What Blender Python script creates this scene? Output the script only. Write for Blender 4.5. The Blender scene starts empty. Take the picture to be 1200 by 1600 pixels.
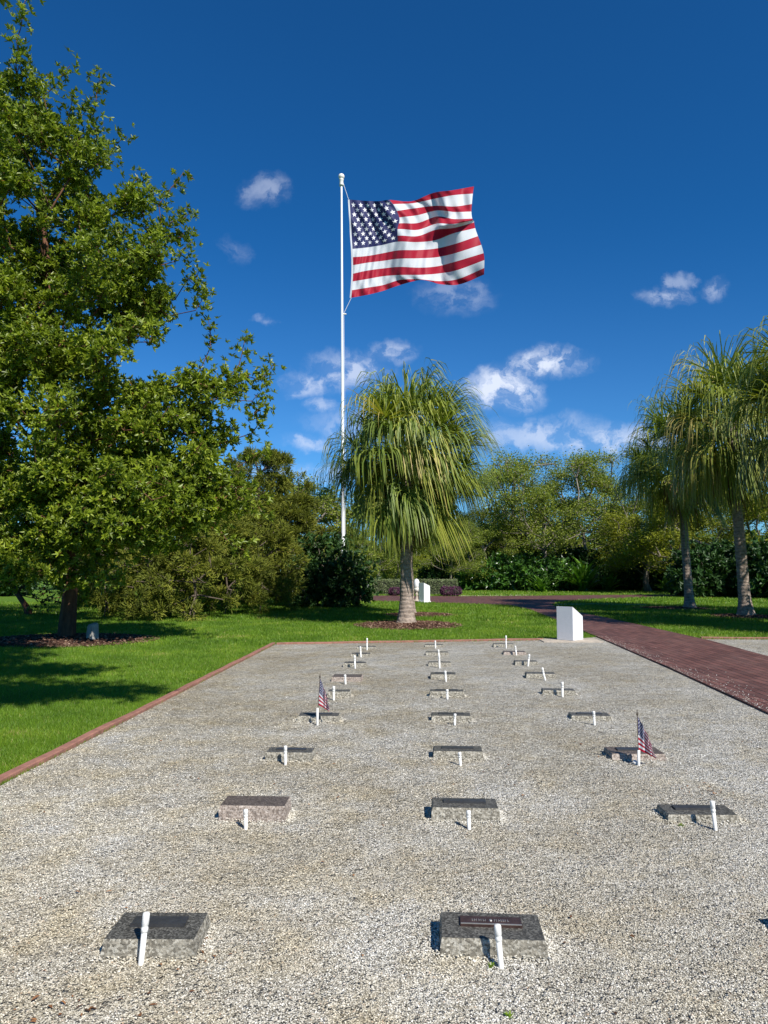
import bpy, bmesh, math, random
import numpy as np
from mathutils import Vector, noise as mnoise

R = math.radians
scene = bpy.context.scene
COL = scene.collection

# ------------------------------------------------------------------ camera
F = 1100.0                      # focal length in photo pixels (photo 1200 x 1600)
CAM = np.array([0.0, 0.0, 1.6])
PITCH = math.atan(93 / F)
YAW = math.atan(58 / F)
cam = bpy.data.cameras.new('camera')
camo = bpy.data.objects.new('camera', cam)
COL.objects.link(camo)
cam.sensor_fit = 'VERTICAL'
cam.sensor_height = 36.0
cam.lens = F / 1600 * 36
cam.clip_start = 0.05
cam.clip_end = 2000
camo.location = CAM
camo.rotation_euler = (R(90) + PITCH, 0, YAW)
scene.camera = camo
scene.render.resolution_x = 768
scene.render.resolution_y = 1024

# ------------------------------------------------------------------ light
SUN_EL = R(42)
SUN_AZ = math.atan2(0.60, -0.80)          # compass angle from +Y towards +X
sdir = Vector((math.cos(SUN_EL) * math.sin(SUN_AZ), math.cos(SUN_EL) * math.cos(SUN_AZ), math.sin(SUN_EL)))
sun = bpy.data.lights.new('sun', 'SUN')
sun.energy = 5.0
sun.angle = R(0.5)
sun.color = (1.0, 0.955, 0.88)
suno = bpy.data.objects.new('sun', sun)
COL.objects.link(suno)
suno.rotation_euler = sdir.to_track_quat('Z', 'Y').to_euler()
suno.location = (10, -10, 20)

scene.view_settings.view_transform = 'Standard'
scene.view_settings.look = 'None'
scene.view_settings.gamma = 1
scene.view_settings.exposure = 0.44

# a direction of the sky given as the slopes x/y and z/y
def ray(px, py):
    v = Vector(((px - 600) / F, (800 - py) / F, -1.0))
    v.rotate(camo.rotation_euler)
    return np.array(v)

def G(px, py, z=0.0):           # ground point
    r = ray(px, py)
    t = (z - CAM[2]) / r[2]
    return CAM + r * t

def PY(px, py, Y):              # point at a known distance Y
    r = ray(px, py)
    return CAM + r * (Y / r[1])

world = bpy.data.worlds.new('World')
scene.world = world
world.use_nodes = True
nt = world.node_tree
nt.nodes.clear()

class NB:
    def __init__(s, tree):
        s.t = tree
    def n(s, typ, **kw):
        nd = s.t.nodes.new(typ)
        ins = kw.pop('ins', {})
        for k, v in kw.items():
            setattr(nd, k, v)
        for k, v in ins.items():
            s.set(nd.inputs[k], v)
        return nd
    def set(s, sock, v):
        if isinstance(v, bpy.types.NodeSocket):
            s.t.links.new(v, sock)
        else:
            sock.default_value = v
    def math(s, op, a, b=0.0, c=None, clamp=False):
        nd = s.t.nodes.new('ShaderNodeMath')
        nd.operation = op
        nd.use_clamp = clamp
        s.set(nd.inputs[0], a)
        s.set(nd.inputs[1], b)
        if c is not None:
            s.set(nd.inputs[2], c)
        return nd.outputs[0]
    def mix(s, fac, a, b, blend='MIX'):
        nd = s.t.nodes.new('ShaderNodeMix')
        nd.data_type = 'RGBA'
        nd.blend_type = blend
        s.set(nd.inputs[0], fac)
        s.set(nd.inputs[6], a)
        s.set(nd.inputs[7], b)
        return nd.outputs[2]
    def ramp(s, fac, stops, interp='LINEAR'):
        nd = s.t.nodes.new('ShaderNodeValToRGB')
        cr = nd.color_ramp
        cr.interpolation = interp
        while len(cr.elements) < len(stops):
            cr.elements.new(0.5)
        for e, (p, c) in zip(cr.elements, stops):
            e.position = p
            e.color = (c[0], c[1], c[2], 1)
        s.set(nd.inputs[0], fac)
        return nd.outputs[0]
    def rng(s, v, a, b, c, d, smooth=False):
        nd = s.t.nodes.new('ShaderNodeMapRange')
        if smooth:
            nd.interpolation_type = 'SMOOTHSTEP'
        s.set(nd.inputs[0], v)
        for i, x in enumerate((a, b, c, d)):
            nd.inputs[i + 1].default_value = x
        return nd.outputs[0]

w = NB(nt)
sky = w.n('ShaderNodeTexSky', sky_type='NISHITA', sun_disc=False, sun_elevation=SUN_EL,
          sun_rotation=SUN_AZ, air_density=1.0, dust_density=0.05, ozone_density=3.0, altitude=300)
tc = w.n('ShaderNodeTexCoord')
sx = w.n('ShaderNodeSeparateXYZ', ins={0: tc.outputs['Generated']})
yy = w.math('MAXIMUM', sx.outputs[1], 0.05)
uu = w.math('DIVIDE', sx.outputs[0], yy)
ww = w.math('DIVIDE', sx.outputs[2], yy)
# warp so that cloud edges are ragged
cv = w.n('ShaderNodeCombineXYZ', ins={0: uu, 1: ww, 2: 0.0})
nz = w.n('ShaderNodeTexNoise', ins={'Vector': cv.outputs[0], 'Scale': 16.0, 'Detail': 6.0, 'Roughness': 0.62})
wv = w.n('ShaderNodeVectorMath', operation='MULTIPLY_ADD')
w.set(wv.inputs[0], nz.outputs['Color'])
wv.inputs[1].default_value = (0.09, 0.045, 0)
w.set(wv.inputs[2], cv.outputs[0])
nz2 = w.n('ShaderNodeTexNoise', ins={'Vector': wv.outputs[0], 'Scale': 26.0, 'Detail': 9.0, 'Roughness': 0.6})
CLOUDS = [(413, 297, 42, 28, .30), (365, 390, 24, 22, .11), (412, 503, 20, 8, .24), (480, 600, 50, 22, .50),
          (545, 578, 70, 34, .55), (610, 553, 42, 22, .46), (785, 605, 62, 40, .95), (856, 566, 66, 26, .82),
          (1040, 462, 42, 18, .42), (1062, 442, 22, 12, .30), (1122, 452, 28, 22, .32), (712, 462, 60, 36, .24),
          (850, 680, 110, 34, .52), (950, 690, 110, 30, .56), (480, 690, 50, 14, .46), (500, 632, 30, 16, .40),
          (600, 660, 130, 30, .40), (470, 738, 120, 18, .45), (1140, 700, 140, 26, .3)]
tot = None
for (px, py, a, b, s) in CLOUDS:
    r = ray(px, py)
    u0, w0 = r[0] / r[1], r[2] / r[1]
    sub = w.n('ShaderNodeVectorMath', operation='SUBTRACT')
    w.set(sub.inputs[0], wv.outputs[0])
    sub.inputs[1].default_value = (u0 + .045, w0 + .0225, 0)
    ml = w.n('ShaderNodeVectorMath', operation='MULTIPLY')
    w.set(ml.inputs[0], sub.outputs[0])
    ml.inputs[1].default_value = (F / a, F / b, 0)
    ln = w.n('ShaderNodeVectorMath', operation='LENGTH')
    w.set(ln.inputs[0], ml.outputs[0])
    m = w.rng(ln.outputs['Value'], 0.15, 1.25, s, 0.0, smooth=True)
    tot = m if tot is None else w.math('MAXIMUM', tot, m)
dens = w.math('MULTIPLY', tot, w.rng(nz2.outputs['Fac'], 0.40, 0.60, 0.15, 1.15, smooth=True))
dens = w.math('MINIMUM', dens, 0.95)
tintc = w.mix(w.rng(ww, 0.0, .55, 0, 1, smooth=True), (.42, .88, 1.32, 1), (.13, .68, 1.18, 1))
hs = w.mix(1.0, sky.outputs[0], tintc, 'MULTIPLY')
skyc = w.mix(dens, hs, (8.6, 9.4, 11.2, 1))
bg = w.n('ShaderNodeBackground', ins={'Color': skyc, 'Strength': 0.07})
w.n('ShaderNodeOutputWorld', ins={'Surface': bg.outputs[0]})

# ------------------------------------------------------------------ helpers
def tag(o, label=None, cat=None, group=None, kind=None):
    if label: o['label'] = label
    if cat: o['category'] = cat
    if group: o['group'] = group
    if kind: o['kind'] = kind
    return o

def empty(name, loc=(0, 0, 0), rz=0.0):
    o = bpy.data.objects.new(name, None)
    o.empty_display_size = 0.2
    o.location = [float(v) for v in loc]
    o.rotation_euler = (0, 0, rz)
    COL.objects.link(o)
    return o

def link(name, me, parent=None, loc=None, rz=0.0):
    o = bpy.data.objects.new(name, me)
    COL.objects.link(o)
    if parent is not None:
        o.parent = parent
    if loc is not None:
        o.location = [float(v) for v in loc]
    o.rotation_euler = (0, 0, rz)
    return o

def copy_tree(o, parent=None):
    c = o.copy()
    COL.objects.link(c)
    c.parent = parent
    for ch in list(o.children):
        copy_tree(ch, c)
    return c

def mesh_np(name, V, quads=None, tris=None, mats=(), tint=None, matidx=None, smooth=False):
    """V (n,3); quads (a,4); tris (b,3); tint per face (quads then tris)"""
    me = bpy.data.meshes.new(name)
    V = np.asarray(V, dtype=np.float32)
    parts, tots = [], []
    if quads is not None and len(quads):
        parts.append(np.asarray(quads, dtype=np.int32).ravel()); tots.append(np.full(len(quads), 4, np.int32))
    if tris is not None and len(tris):
        parts.append(np.asarray(tris, dtype=np.int32).ravel()); tots.append(np.full(len(tris), 3, np.int32))
    loops = np.concatenate(parts)
    tot = np.concatenate(tots)
    start = np.concatenate([[0], np.cumsum(tot)[:-1]]).astype(np.int32)
    me.vertices.add(len(V)); me.vertices.foreach_set('co', V.ravel())
    me.loops.add(len(loops)); me.loops.foreach_set('vertex_index', loops)
    me.polygons.add(len(tot)); me.polygons.foreach_set('loop_start', start)
    me.polygons.foreach_set('loop_total', tot)
    if matidx is not None:
        me.polygons.foreach_set('material_index', np.asarray(matidx, dtype=np.int32))
    me.polygons.foreach_set('use_smooth', np.full(len(tot), smooth, dtype=bool))
    me.update(calc_edges=True)
    if tint is not None:
        at = me.attributes.new('tint', 'FLOAT', 'FACE')
        at.data.foreach_set('value', np.asarray(tint, dtype=np.float32))
    for m in mats:
        me.materials.append(m)
    return me

def bm_mesh(name, bm, mats=(), smooth=False):
    me = bpy.data.meshes.new(name)
    bm.normal_update()
    bm.to_mesh(me)
    bm.free()
    for m in mats:
        me.materials.append(m)
    if smooth:
        me.polygons.foreach_set('use_smooth', np.full(len(me.polygons), True))
    return me

def norm(a):
    return a / np.maximum(np.linalg.norm(a, axis=-1, keepdims=True), 1e-9)

def tubes(A, B, ra, rb, k=6):
    """cones between points A and B, vectorised"""
    d = norm(B - A)
    ref = np.where(np.abs(d[:, 2:3]) > 0.9, np.array([[1.0, 0, 0]]), np.array([[0, 0, 1.0]]))
    s = norm(np.cross(d, ref)); t = np.cross(s, d)
    ang = np.arange(k) / k * 2 * np.pi
    c, si = np.cos(ang)[None, :, None], np.sin(ang)[None, :, None]
    ring = c * s[:, None, :] + si * t[:, None, :]
    Va = A[:, None, :] + ring * ra[:, None, None]
    Vb = B[:, None, :] + ring * rb[:, None, None]
    n = len(A)
    V = np.concatenate([Va, Vb], 1).reshape(-1, 3)
    base = (np.arange(n) * 2 * k)[:, None]
    i = np.arange(k)[None, :]
    j = (i + 1) % k
    Q = np.stack([base + i, base + j, base + k + j, base + k + i], -1).reshape(-1, 4)
    return V, Q

def polytube(P, rad, k=12):
    """one continuous tube along P"""
    P = np.asarray(P, float); n = len(P)
    rad = np.broadcast_to(np.asarray(rad, float), (n,))
    d = norm(np.gradient(P, axis=0))
    V = []
    s = None
    for i in range(n):
        if s is None:
            ref = np.array([1.0, 0, 0]) if abs(d[i][2]) > .9 else np.array([0, 0, 1.0])
            s = np.cross(d[i], ref)
        s = s - d[i] * np.dot(s, d[i]); s /= np.linalg.norm(s)
        t = np.cross(d[i], s)
        for a in range(k):
            th = a / k * 2 * math.pi
            V.append(P[i] + rad[i] * (math.cos(th) * s + math.sin(th) * t))
    V = np.array(V)
    Q = [(i * k + a, i * k + (a + 1) % k, (i + 1) * k + (a + 1) % k, (i + 1) * k + a)
         for i in range(n - 1) for a in range(k)]
    V = np.vstack([V, P[-1:]]); e = len(V) - 1
    T = [((n - 1) * k + a, (n - 1) * k + (a + 1) % k, e) for a in range(k)]
    return V, np.array(Q), np.array(T)

def box_bm(bm, cx, cy, cz, sx_, sy_, sz_, bevel=0.0, rz=0.0):
    r = bmesh.ops.create_cube(bm, size=1.0)
    for v in r['verts']:
        x, y = v.co.x * sx_, v.co.y * sy_
        v.co = Vector((cx + x * math.cos(rz) - y * math.sin(rz), cy + x * math.sin(rz) + y * math.cos(rz), cz + v.co.z * sz_))
    if bevel:
        es = {e for v in r['verts'] for e in v.link_edges}
        bmesh.ops.bevel(bm, geom=list(es), offset=bevel, segments=2, affect='EDGES')

def lathe(profile, k=24):
    n = len(profile)
    V = np.array([[r * math.cos(a / k * 2 * math.pi), r * math.sin(a / k * 2 * math.pi), z]
                  for r, z in profile for a in range(k)])
    Q = np.array([(i * k + a, i * k + (a + 1) % k, (i + 1) * k + (a + 1) % k, (i + 1) * k + a)
                  for i in range(n - 1) for a in range(k)])
    return V, Q

# ------------------------------------------------------------------ materials
def newmat(name):
    m = bpy.data.materials.new(name)
    m.use_nodes = True
    m.node_tree.nodes.clear()
    b = NB(m.node_tree)
    out = b.n('ShaderNodeOutputMaterial')
    pr = b.n('ShaderNodeBsdfPrincipled')
    b.t.links.new(pr.outputs[0], out.inputs[0])
    b.out, b.pr = out, pr
    return m, b

def simple(name, col, rough=0.6, var=0.15, scale=12.0, spec=0.5, metal=0.0, bump=0.0):
    m, b = newmat(name)
    tcn = b.n('ShaderNodeTexCoord')
    nn = b.n('ShaderNodeTexNoise', ins={'Vector': tcn.outputs['Object'], 'Scale': scale, 'Detail': 5.0, 'Roughness': .65})
    lo = tuple(c * (1 - var) for c in col) + (1,)
    hi = tuple(min(1, c * (1 + var)) for c in col) + (1,)
    b.set(b.pr.inputs['Base Color'], b.mix(b.rng(nn.outputs['Fac'], .3, .7, 0, 1), lo, hi))
    b.pr.inputs['Roughness'].default_value = rough
    b.pr.inputs['Specular IOR Level'].default_value = spec
    b.pr.inputs['Metallic'].default_value = metal
    if bump:
        bp = b.n('ShaderNodeBump', ins={'Height': nn.outputs['Fac'], 'Strength': bump, 'Distance': 0.02})
        b.set(b.pr.inputs['Normal'], bp.outputs[0])
    return m

def foliage(name, stops, rough=0.42, trans=0.28, spec=0.4, tcol=(1.5, 1.6, 0.6)):
    m, b = newmat(name)
    at = b.n('ShaderNodeAttribute', attribute_name='tint')
    c = b.ramp(at.outputs['Fac'], stops)
    b.set(b.pr.inputs['Base Color'], c)
    b.pr.inputs['Roughness'].default_value = rough
    b.pr.inputs['Specular IOR Level'].default_value = spec
    tl = b.n('ShaderNodeBsdfTranslucent', ins={'Color': b.mix(1.0, c, tcol + (1,), 'MULTIPLY')})
    mx = b.n('ShaderNodeMixShader', ins={0: trans})
    b.t.links.new(b.pr.outputs[0], mx.inputs[1])
    b.t.links.new(tl.outputs[0], mx.inputs[2])
    b.t.links.new(mx.outputs[0], b.out.inputs[0])
    return m

M = {}
M['leaf'] = foliage('broad_leaf', [(0, (.05, .085, .008)), (.4, (.145, .20, .014)), (.8, (.27, .33, .026)), (.95, (.42, .44, .05)), (1, (.22, .12, .03))], rough=.44, spec=.38)
M['oakleaf'] = foliage('oak_leaf', [(0, (.08, .11, .02)), (.5, (.17, .215, .034)), (.9, (.29, .325, .045)), (1, (.24, .20, .06))], rough=.6, spec=.25, trans=.3)
M['yoakleaf'] = foliage('yellow_oak_leaf', [(0, (.11, .12, .015)), (.5, (.19, .215, .02)), (1, (.33, .33, .03))], rough=.6, spec=.25, trans=.3)
M['cedar'] = foliage('cedar_spray', [(0, (.06, .075, .014)), (.5, (.145, .17, .022)), (.85, (.25, .255, .035)), (1, (.22, .14, .045))], rough=.65, spec=.2, trans=.22)
M['darkleaf'] = foliage('dark_shrub_leaf', [(0, (.018, .045, .012)), (.6, (.035, .085, .018)), (1, (.07, .14, .025))], rough=.5, spec=.35, trans=.15)
M['lushleaf'] = foliage('lush_leaf', [(0, (.03, .08, .015)), (.6, (.06, .15, .02)), (1, (.14, .25, .03))], rough=.35, spec=.5, trans=.2)
M['palm'] = foliage('palm_leaflet', [(0, (.05, .09, .018)), (.5, (.14, .195, .03)), (.85, (.30, .32, .05)), (1, (.42, .33, .10))], rough=.5, spec=.35, trans=.22)
M['deadpalm'] = foliage('dead_palm_leaflet', [(0, (.07, .045, .02)), (1, (.22, .15, .07))], rough=.8, spec=.1, trans=.1)
M['purple'] = foliage('purple_leaf', [(0, (.045, .012, .03)), (1, (.16, .05, .11))], rough=.6, trans=.15, tcol=(1.3, .6, 1.2))
M['clipped'] = foliage('clipped_hedge_leaf', [(0, (.09, .12, .05)), (1, (.24, .28, .13))], rough=.6, trans=.15)
M['grass'] = foliage('grass_blade', [(0, (.075, .15, .012)), (.6, (.14, .245, .018)), (.93, (.22, .31, .025)), (1, (.38, .34, .12))], rough=.5, spec=.3, trans=.3)

def bark(name, c1, c2, scale=9, ring=0.0):
    m, b = newmat(name)
    tcn = b.n('ShaderNodeTexCoord')
    mp = b.n('ShaderNodeMapping', ins={'Vector': tcn.outputs['Object'], 'Scale': (1, 1, .28) if not ring else (1, 1, 1)})
    nn = b.n('ShaderNodeTexNoise', ins={'Vector': mp.outputs[0], 'Scale': scale, 'Detail': 8.0, 'Roughness': .7})
    h = nn.outputs['Fac']
    col = b.mix(b.rng(h, .32, .68, 0, 1), c1 + (1,), c2 + (1,))
    if ring:
        wvn = b.n('ShaderNodeTexWave', bands_direction='Z', ins={'Vector': mp.outputs[0], 'Scale': ring, 'Distortion': 5.0, 'Detail': 3.0, 'Detail Scale': 1.5})
        col = b.mix(b.rng(wvn.outputs['Fac'], .0, .18, .35, 0), col, tuple(x * .35 for x in c1) + (1,))
        h = b.math('ADD', h, b.math('MULTIPLY', wvn.outputs['Fac'], .4))
    b.set(b.pr.inputs['Base Color'], col)
    b.pr.inputs['Roughness'].default_value = .85
    b.pr.inputs['Specular IOR Level'].default_value = .2
    bp = b.n('ShaderNodeBump', ins={'Height': h, 'Strength': .9, 'Distance': .03})
    b.set(b.pr.inputs['Normal'], bp.outputs[0])
    return m
M['barkred'] = bark('reddish_bark', (.06, .028, .018), (.19, .09, .05))
M['bark'] = bark('grey_brown_bark', (.09, .075, .06), (.30, .26, .21), 6)
M['palmbark'] = bark('ringed_palm_bark', (.17, .13, .10), (.42, .34, .28), 9, ring=2.6)
M['twig'] = simple('twig_wood', (.10, .075, .055), .85, .3, 20)

def mat_gravel(name, chips=False):
    m, b = newmat(name)
    tcn = b.n('ShaderNodeTexCoord')
    P = tcn.outputs['Object']
    stops = [(0, (.07, .065, .055)), (.13, (.26, .245, .205)), (.34, (.44, .42, .365)), (.58, (.58, .555, .49)), (.8, (.70, .685, .63)), (.93, (.90, .89, .85)), (1, (.42, .27, .16))]
    big = b.n('ShaderNodeTexNoise', ins={'Vector': P, 'Scale': .55, 'Detail': 6.0, 'Roughness': .65})
    if chips:
        at = b.n('ShaderNodeAttribute', attribute_name='tint')
        col = b.ramp(at.outputs['Fac'], stops)
    else:
        v1 = b.n('ShaderNodeTexVoronoi', ins={'Vector': P, 'Scale': 95.0, 'Randomness': 1.0})
        r1 = b.n('ShaderNodeSeparateColor', ins={0: v1.outputs['Color']})
        v2 = b.n('ShaderNodeTexVoronoi', ins={'Vector': P, 'Scale': 34.0, 'Randomness': 1.0})
        r2 = b.n('ShaderNodeSeparateColor', ins={0: v2.outputs['Color']})
        tmix = b.math('ADD', b.math('MULTIPLY', r1.outputs[0], .54), b.math('MULTIPLY', r2.outputs[0], .44))
        col = b.ramp(tmix, stops)
        # dark gaps between stones
        col = b.mix(b.rng(v1.outputs['Distance'], .45, .75, 0, .6), col, (.10, .085, .06, 1))
    med = b.n('ShaderNodeTexNoise', ins={'Vector': P, 'Scale': 2.6, 'Detail': 4.0, 'Roughness': .6})
    sxyz = b.n('ShaderNodeSeparateXYZ', ins={0: P})
    tanf = b.math('ADD', b.math('MULTIPLY', b.math('MINIMUM', sxyz.outputs[0], 1.5), -.075), b.rng(med.outputs['Fac'], .35, .70, -.2, .55), clamp=True)
    col = b.mix(tanf, col, b.mix(1.0, col, (1.0, .90, .68, 1), 'MULTIPLY'))
    col = b.mix(b.rng(big.outputs['Fac'], .40, .60, .9, 0), col, b.mix(1.0, col, (.78, .74, .66, 1), 'MULTIPLY'))
    b.set(b.pr.inputs['Base Color'], col)
    b.pr.inputs['Roughness'].default_value = .75
    b.pr.inputs['Specular IOR Level'].default_value = .3
    if not chips:
        hh = b.math('ADD', b.math('MULTIPLY', v1.outputs['Distance'], -1.0), b.math('MULTIPLY', v2.outputs['Distance'], -1.8))
        hh = b.math('ADD', hh, b.math('MULTIPLY', r1.outputs[1], .5))
        lo = b.n('ShaderNodeTexNoise', ins={'Vector': P, 'Scale': 1.6, 'Detail': 5.0, 'Roughness': .55})
        bp0 = b.n('ShaderNodeBump', ins={'Height': lo.outputs['Fac'], 'Strength': 1.0, 'Distance': .16})
        bp = b.n('ShaderNodeBump', ins={'Height': hh, 'Strength': 1.0, 'Distance': .012, 'Normal': bp0.outputs[0]})
        b.set(b.pr.inputs['Normal'], bp.outputs[0])
    return m
M['gravel'] = mat_gravel('pea_gravel')
M['chips'] = mat_gravel('gravel_chips', True)

def mat_lawn():
    m, b = newmat('lawn_turf')
    tcn = b.n('ShaderNodeTexCoord'); P = tcn.outputs['Object']
    n1 = b.n('ShaderNodeTexNoise', ins={'Vector': P, 'Scale': 30.0, 'Detail': 6.0, 'Roughness': .7})
    n2 = b.n('ShaderNodeTexNoise', ins={'Vector': P, 'Scale': .35, 'Detail': 4.0})
    c = b.ramp(n1.outputs['Fac'], [(.25, (.035, .075, .008)), (.5, (.085, .165, .014)), (.75, (.15, .24, .02))])
    c = b.mix(b.rng(n2.outputs['Fac'], .35, .7, 0, .5), c, (.12, .20, .02, 1))
    b.set(b.pr.inputs['Base Color'], c)
    b.pr.inputs['Roughness'].default_value = .9
    b.pr.inputs['Specular IOR Level'].default_value = .15
    bp = b.n('ShaderNodeBump', ins={'Height': n1.outputs['Fac'], 'Strength': .8, 'Distance': .04})
    b.set(b.pr.inputs['Normal'], bp.outputs[0])
    return m
M['lawn'] = mat_lawn()

def mat_brick():
    m, b = newmat('maroon_paver')
    tcn = b.n('ShaderNodeTexCoord')
    mp = b.n('ShaderNodeMapping', ins={'Vector': tcn.outputs['Object'], 'Rotation': (0, 0, R(90))})
    br = b.n('ShaderNodeTexBrick', ins={'Vector': mp.outputs[0], 'Color1': (.082, .033, .027, 1), 'Color2': (.155, .066, .053, 1),
             'Mortar': (.022, .012, .012, 1), 'Scale': 1.0, 'Mortar Size': .011, 'Mortar Smooth': .2, 'Bias': 0.0,
             'Brick Width': .42, 'Row Height': .14})
    nn = b.n('ShaderNodeTexNoise', ins={'Vector': tcn.outputs['Object'], 'Scale': 1.3, 'Detail': 8.0, 'Roughness': .7})
    nf = b.n('ShaderNodeTexNoise', ins={'Vector': tcn.outputs['Object'], 'Scale': 90.0, 'Detail': 3.0})
    c = b.mix(b.rng(nn.outputs['Fac'], .45, .75, 0, .5), br.outputs['Color'], (.18, .105, .09, 1))
    c = b.mix(b.rng(nf.outputs['Fac'], .62, .75, 0, .5), c, (.30, .24, .22, 1))
    b.set(b.pr.inputs['Base Color'], c)
    b.pr.inputs['Roughness'].default_value = .7
    b.pr.inputs['Specular IOR Level'].default_value = .35
    bp = b.n('ShaderNodeBump', ins={'Height': b.math('SUBTRACT', b.math('MULTIPLY', nf.outputs['Fac'], .25), br.outputs['Fac']), 'Strength': .7, 'Distance': .008})
    b.set(b.pr.inputs['Normal'], bp.outputs[0])
    return m
M['brick'] = mat_brick()

def mat_granite(name, c0, c1, c2, rough, scale=90, bump=0.0, spec=.5):
    m, b = newmat(name)
    tcn = b.n('ShaderNodeTexCoord'); P = tcn.outputs['Object']
    v = b.n('ShaderNodeTexVoronoi', ins={'Vector': P, 'Scale': scale * 1.6})
    sc = b.n('ShaderNodeSeparateColor', ins={0: v.outputs['Color']})
    n1 = b.n('ShaderNodeTexNoise', ins={'Vector': P, 'Scale': scale, 'Detail': 3.0})
    t = b.math('ADD', b.math('MULTIPLY', sc.outputs[0], .6), b.math('MULTIPLY', n1.outputs['Fac'], .4))
    c = b.ramp(t, [(.12, c0), (.5, c1), (.85, c2)])
    n2 = b.n('ShaderNodeTexNoise', ins={'Vector': P, 'Scale': 7.0, 'Detail': 5.0})
    c = b.mix(b.rng(n2.outputs['Fac'], .4, .7, 0, .35), c, tuple(x * .55 for x in c1) + (1,))
    b.set(b.pr.inputs['Base Color'], c)
    b.pr.inputs['Roughness'].default_value = rough
    b.pr.inputs['Specular IOR Level'].default_value = spec
    if bump:
        n3 = b.n('ShaderNodeTexNoise', ins={'Vector': P, 'Scale': 45.0, 'Detail': 6.0, 'Roughness': .7})
        bp = b.n('ShaderNodeBump', ins={'Height': n3.outputs['Fac'], 'Strength': bump, 'Distance': .012})
        b.set(b.pr.inputs['Normal'], bp.outputs[0])
    return m
M['g_top'] = mat_granite('polished_grey_granite', (.022, .021, .018), (.072, .069, .060), (.19, .185, .165), .5, spec=.25)
M['g_side'] = mat_granite('rough_grey_granite', (.08, .072, .058), (.30, .275, .22), (.56, .53, .45), .9, 60, 1.0, .15)
M['p_top'] = mat_granite('polished_pink_granite', (.028, .022, .019), (.092, .073, .062), (.21, .175, .15), .5, spec=.25)
M['p_side'] = mat_granite('rough_pink_granite', (.10, .075, .06), (.34, .28, .235), (.56, .49, .43), .85, 70, .8, .2)
M['bronze'] = simple('bronze_plaque', (.085, .05, .042), .42, .35, 30, metal=.55)
M['pewter'] = simple('pewter_plaque', (.085, .085, .088), .4, .2, 30, metal=.6)
M['bright'] = simple('bright_raised_metal', (.50, .47, .42), .35, .1, 30, metal=.7)
M['pvc'] = simple('white_pvc', (.74, .73, .69), .35, .06, 25)
M['white'] = simple('white_painted_stucco', (.70, .70, .71), .7, .04, 30, bump=.12)
M['pole'] = simple('white_pole_paint', (.78, .79, .80), .35, .03, 3)
M['gold'] = simple('pale_finial', (.75, .72, .66), .35, .1, 8)
M['curb'] = simple('terracotta_edging', (.27, .125, .09), .85, .28, 9, bump=.4)
M['slab'] = simple('weathered_concrete', (.42, .36, .29), .9, .22, 12, bump=.4)
M['mulch'] = simple('bark_mulch', (.135, .062, .038), .95, .55, 40, bump=1.0, spec=.1)
M['post'] = simple('grey_stone_post', (.30, .29, .26), .85, .3, 14, bump=.4)
M['staff'] = simple('dark_wood_staff', (.05, .035, .02), .6, .2, 30)
M['rope'] = simple('white_rope', (.7, .7, .68), .8, .05, 40)
M['drop'] = foliage('fallen_leaf', [(0, (.05, .025, .012)), (.6, (.20, .085, .03)), (1, (.34, .17, .07))], rough=.7, trans=.1, tcol=(1.2, 1, .6))

def cloth(name, col, trans=.25):
    m, b = newmat(name)
    tcn = b.n('ShaderNodeTexCoord')
    nn = b.n('ShaderNodeTexNoise', ins={'Vector': tcn.outputs['Object'], 'Scale': 5.0, 'Detail': 4.0})
    c = b.mix(nn.outputs['Fac'], tuple(x * .93 for x in col) + (1,), col + (1,))
    b.set(b.pr.inputs['Base Color'], c)
    b.pr.inputs['Roughness'].default_value = .6
    b.pr.inputs['Specular IOR Level'].default_value = .25
    b.pr.inputs['Sheen Weight'].default_value = .1
    tl = b.n('ShaderNodeBsdfTranslucent', ins={'Color': c})
    mx = b.n('ShaderNodeMixShader', ins={0: trans})
    b.t.links.new(b.pr.outputs[0], mx.inputs[1]); b.t.links.new(tl.outputs[0], mx.inputs[2])
    b.t.links.new(mx.outputs[0], b.out.inputs[0])
    return m
M['f_red'] = cloth('flag_red', (.40, .005, .028))
M['f_white'] = cloth('flag_white', (.72, .73, .76), .3)
M['f_blue'] = cloth('flag_blue', (.018, .022, .10), .15)
M['f_star'] = cloth('flag_star_white', (.80, .80, .82), .1)

# ------------------------------------------------------------------ ground, beds, path
def sheet(name, pts, z, mat, kind='structure', thick=0.0):
    bm = bmesh.new()
    vs = [bm.verts.new((p[0], p[1], z)) for p in pts]
    f = bm.faces.new(vs)
    f.normal_update()
    if f.normal.z < 0:
        f.normal_flip()
    if thick:
        r = bmesh.ops.extrude_face_region(bm, geom=[f])
        for e in r['geom']:
            if isinstance(e, bmesh.types.BMVert):
                e.co.z = z
        for v in vs:
            v.co.z = z - thick
    bmesh.ops.triangulate(bm, faces=[ff for ff in bm.faces if len(ff.verts) > 4])
    bmesh.ops.recalc_face_normals(bm, faces=bm.faces[:])
    if not thick:
        for ff in bm.faces:
            if ff.normal.z < 0: ff.normal_flip()
    o = link(name, bm_mesh(name, bm, [mat]))
    if kind:
        o['kind'] = kind
    return o

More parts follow.
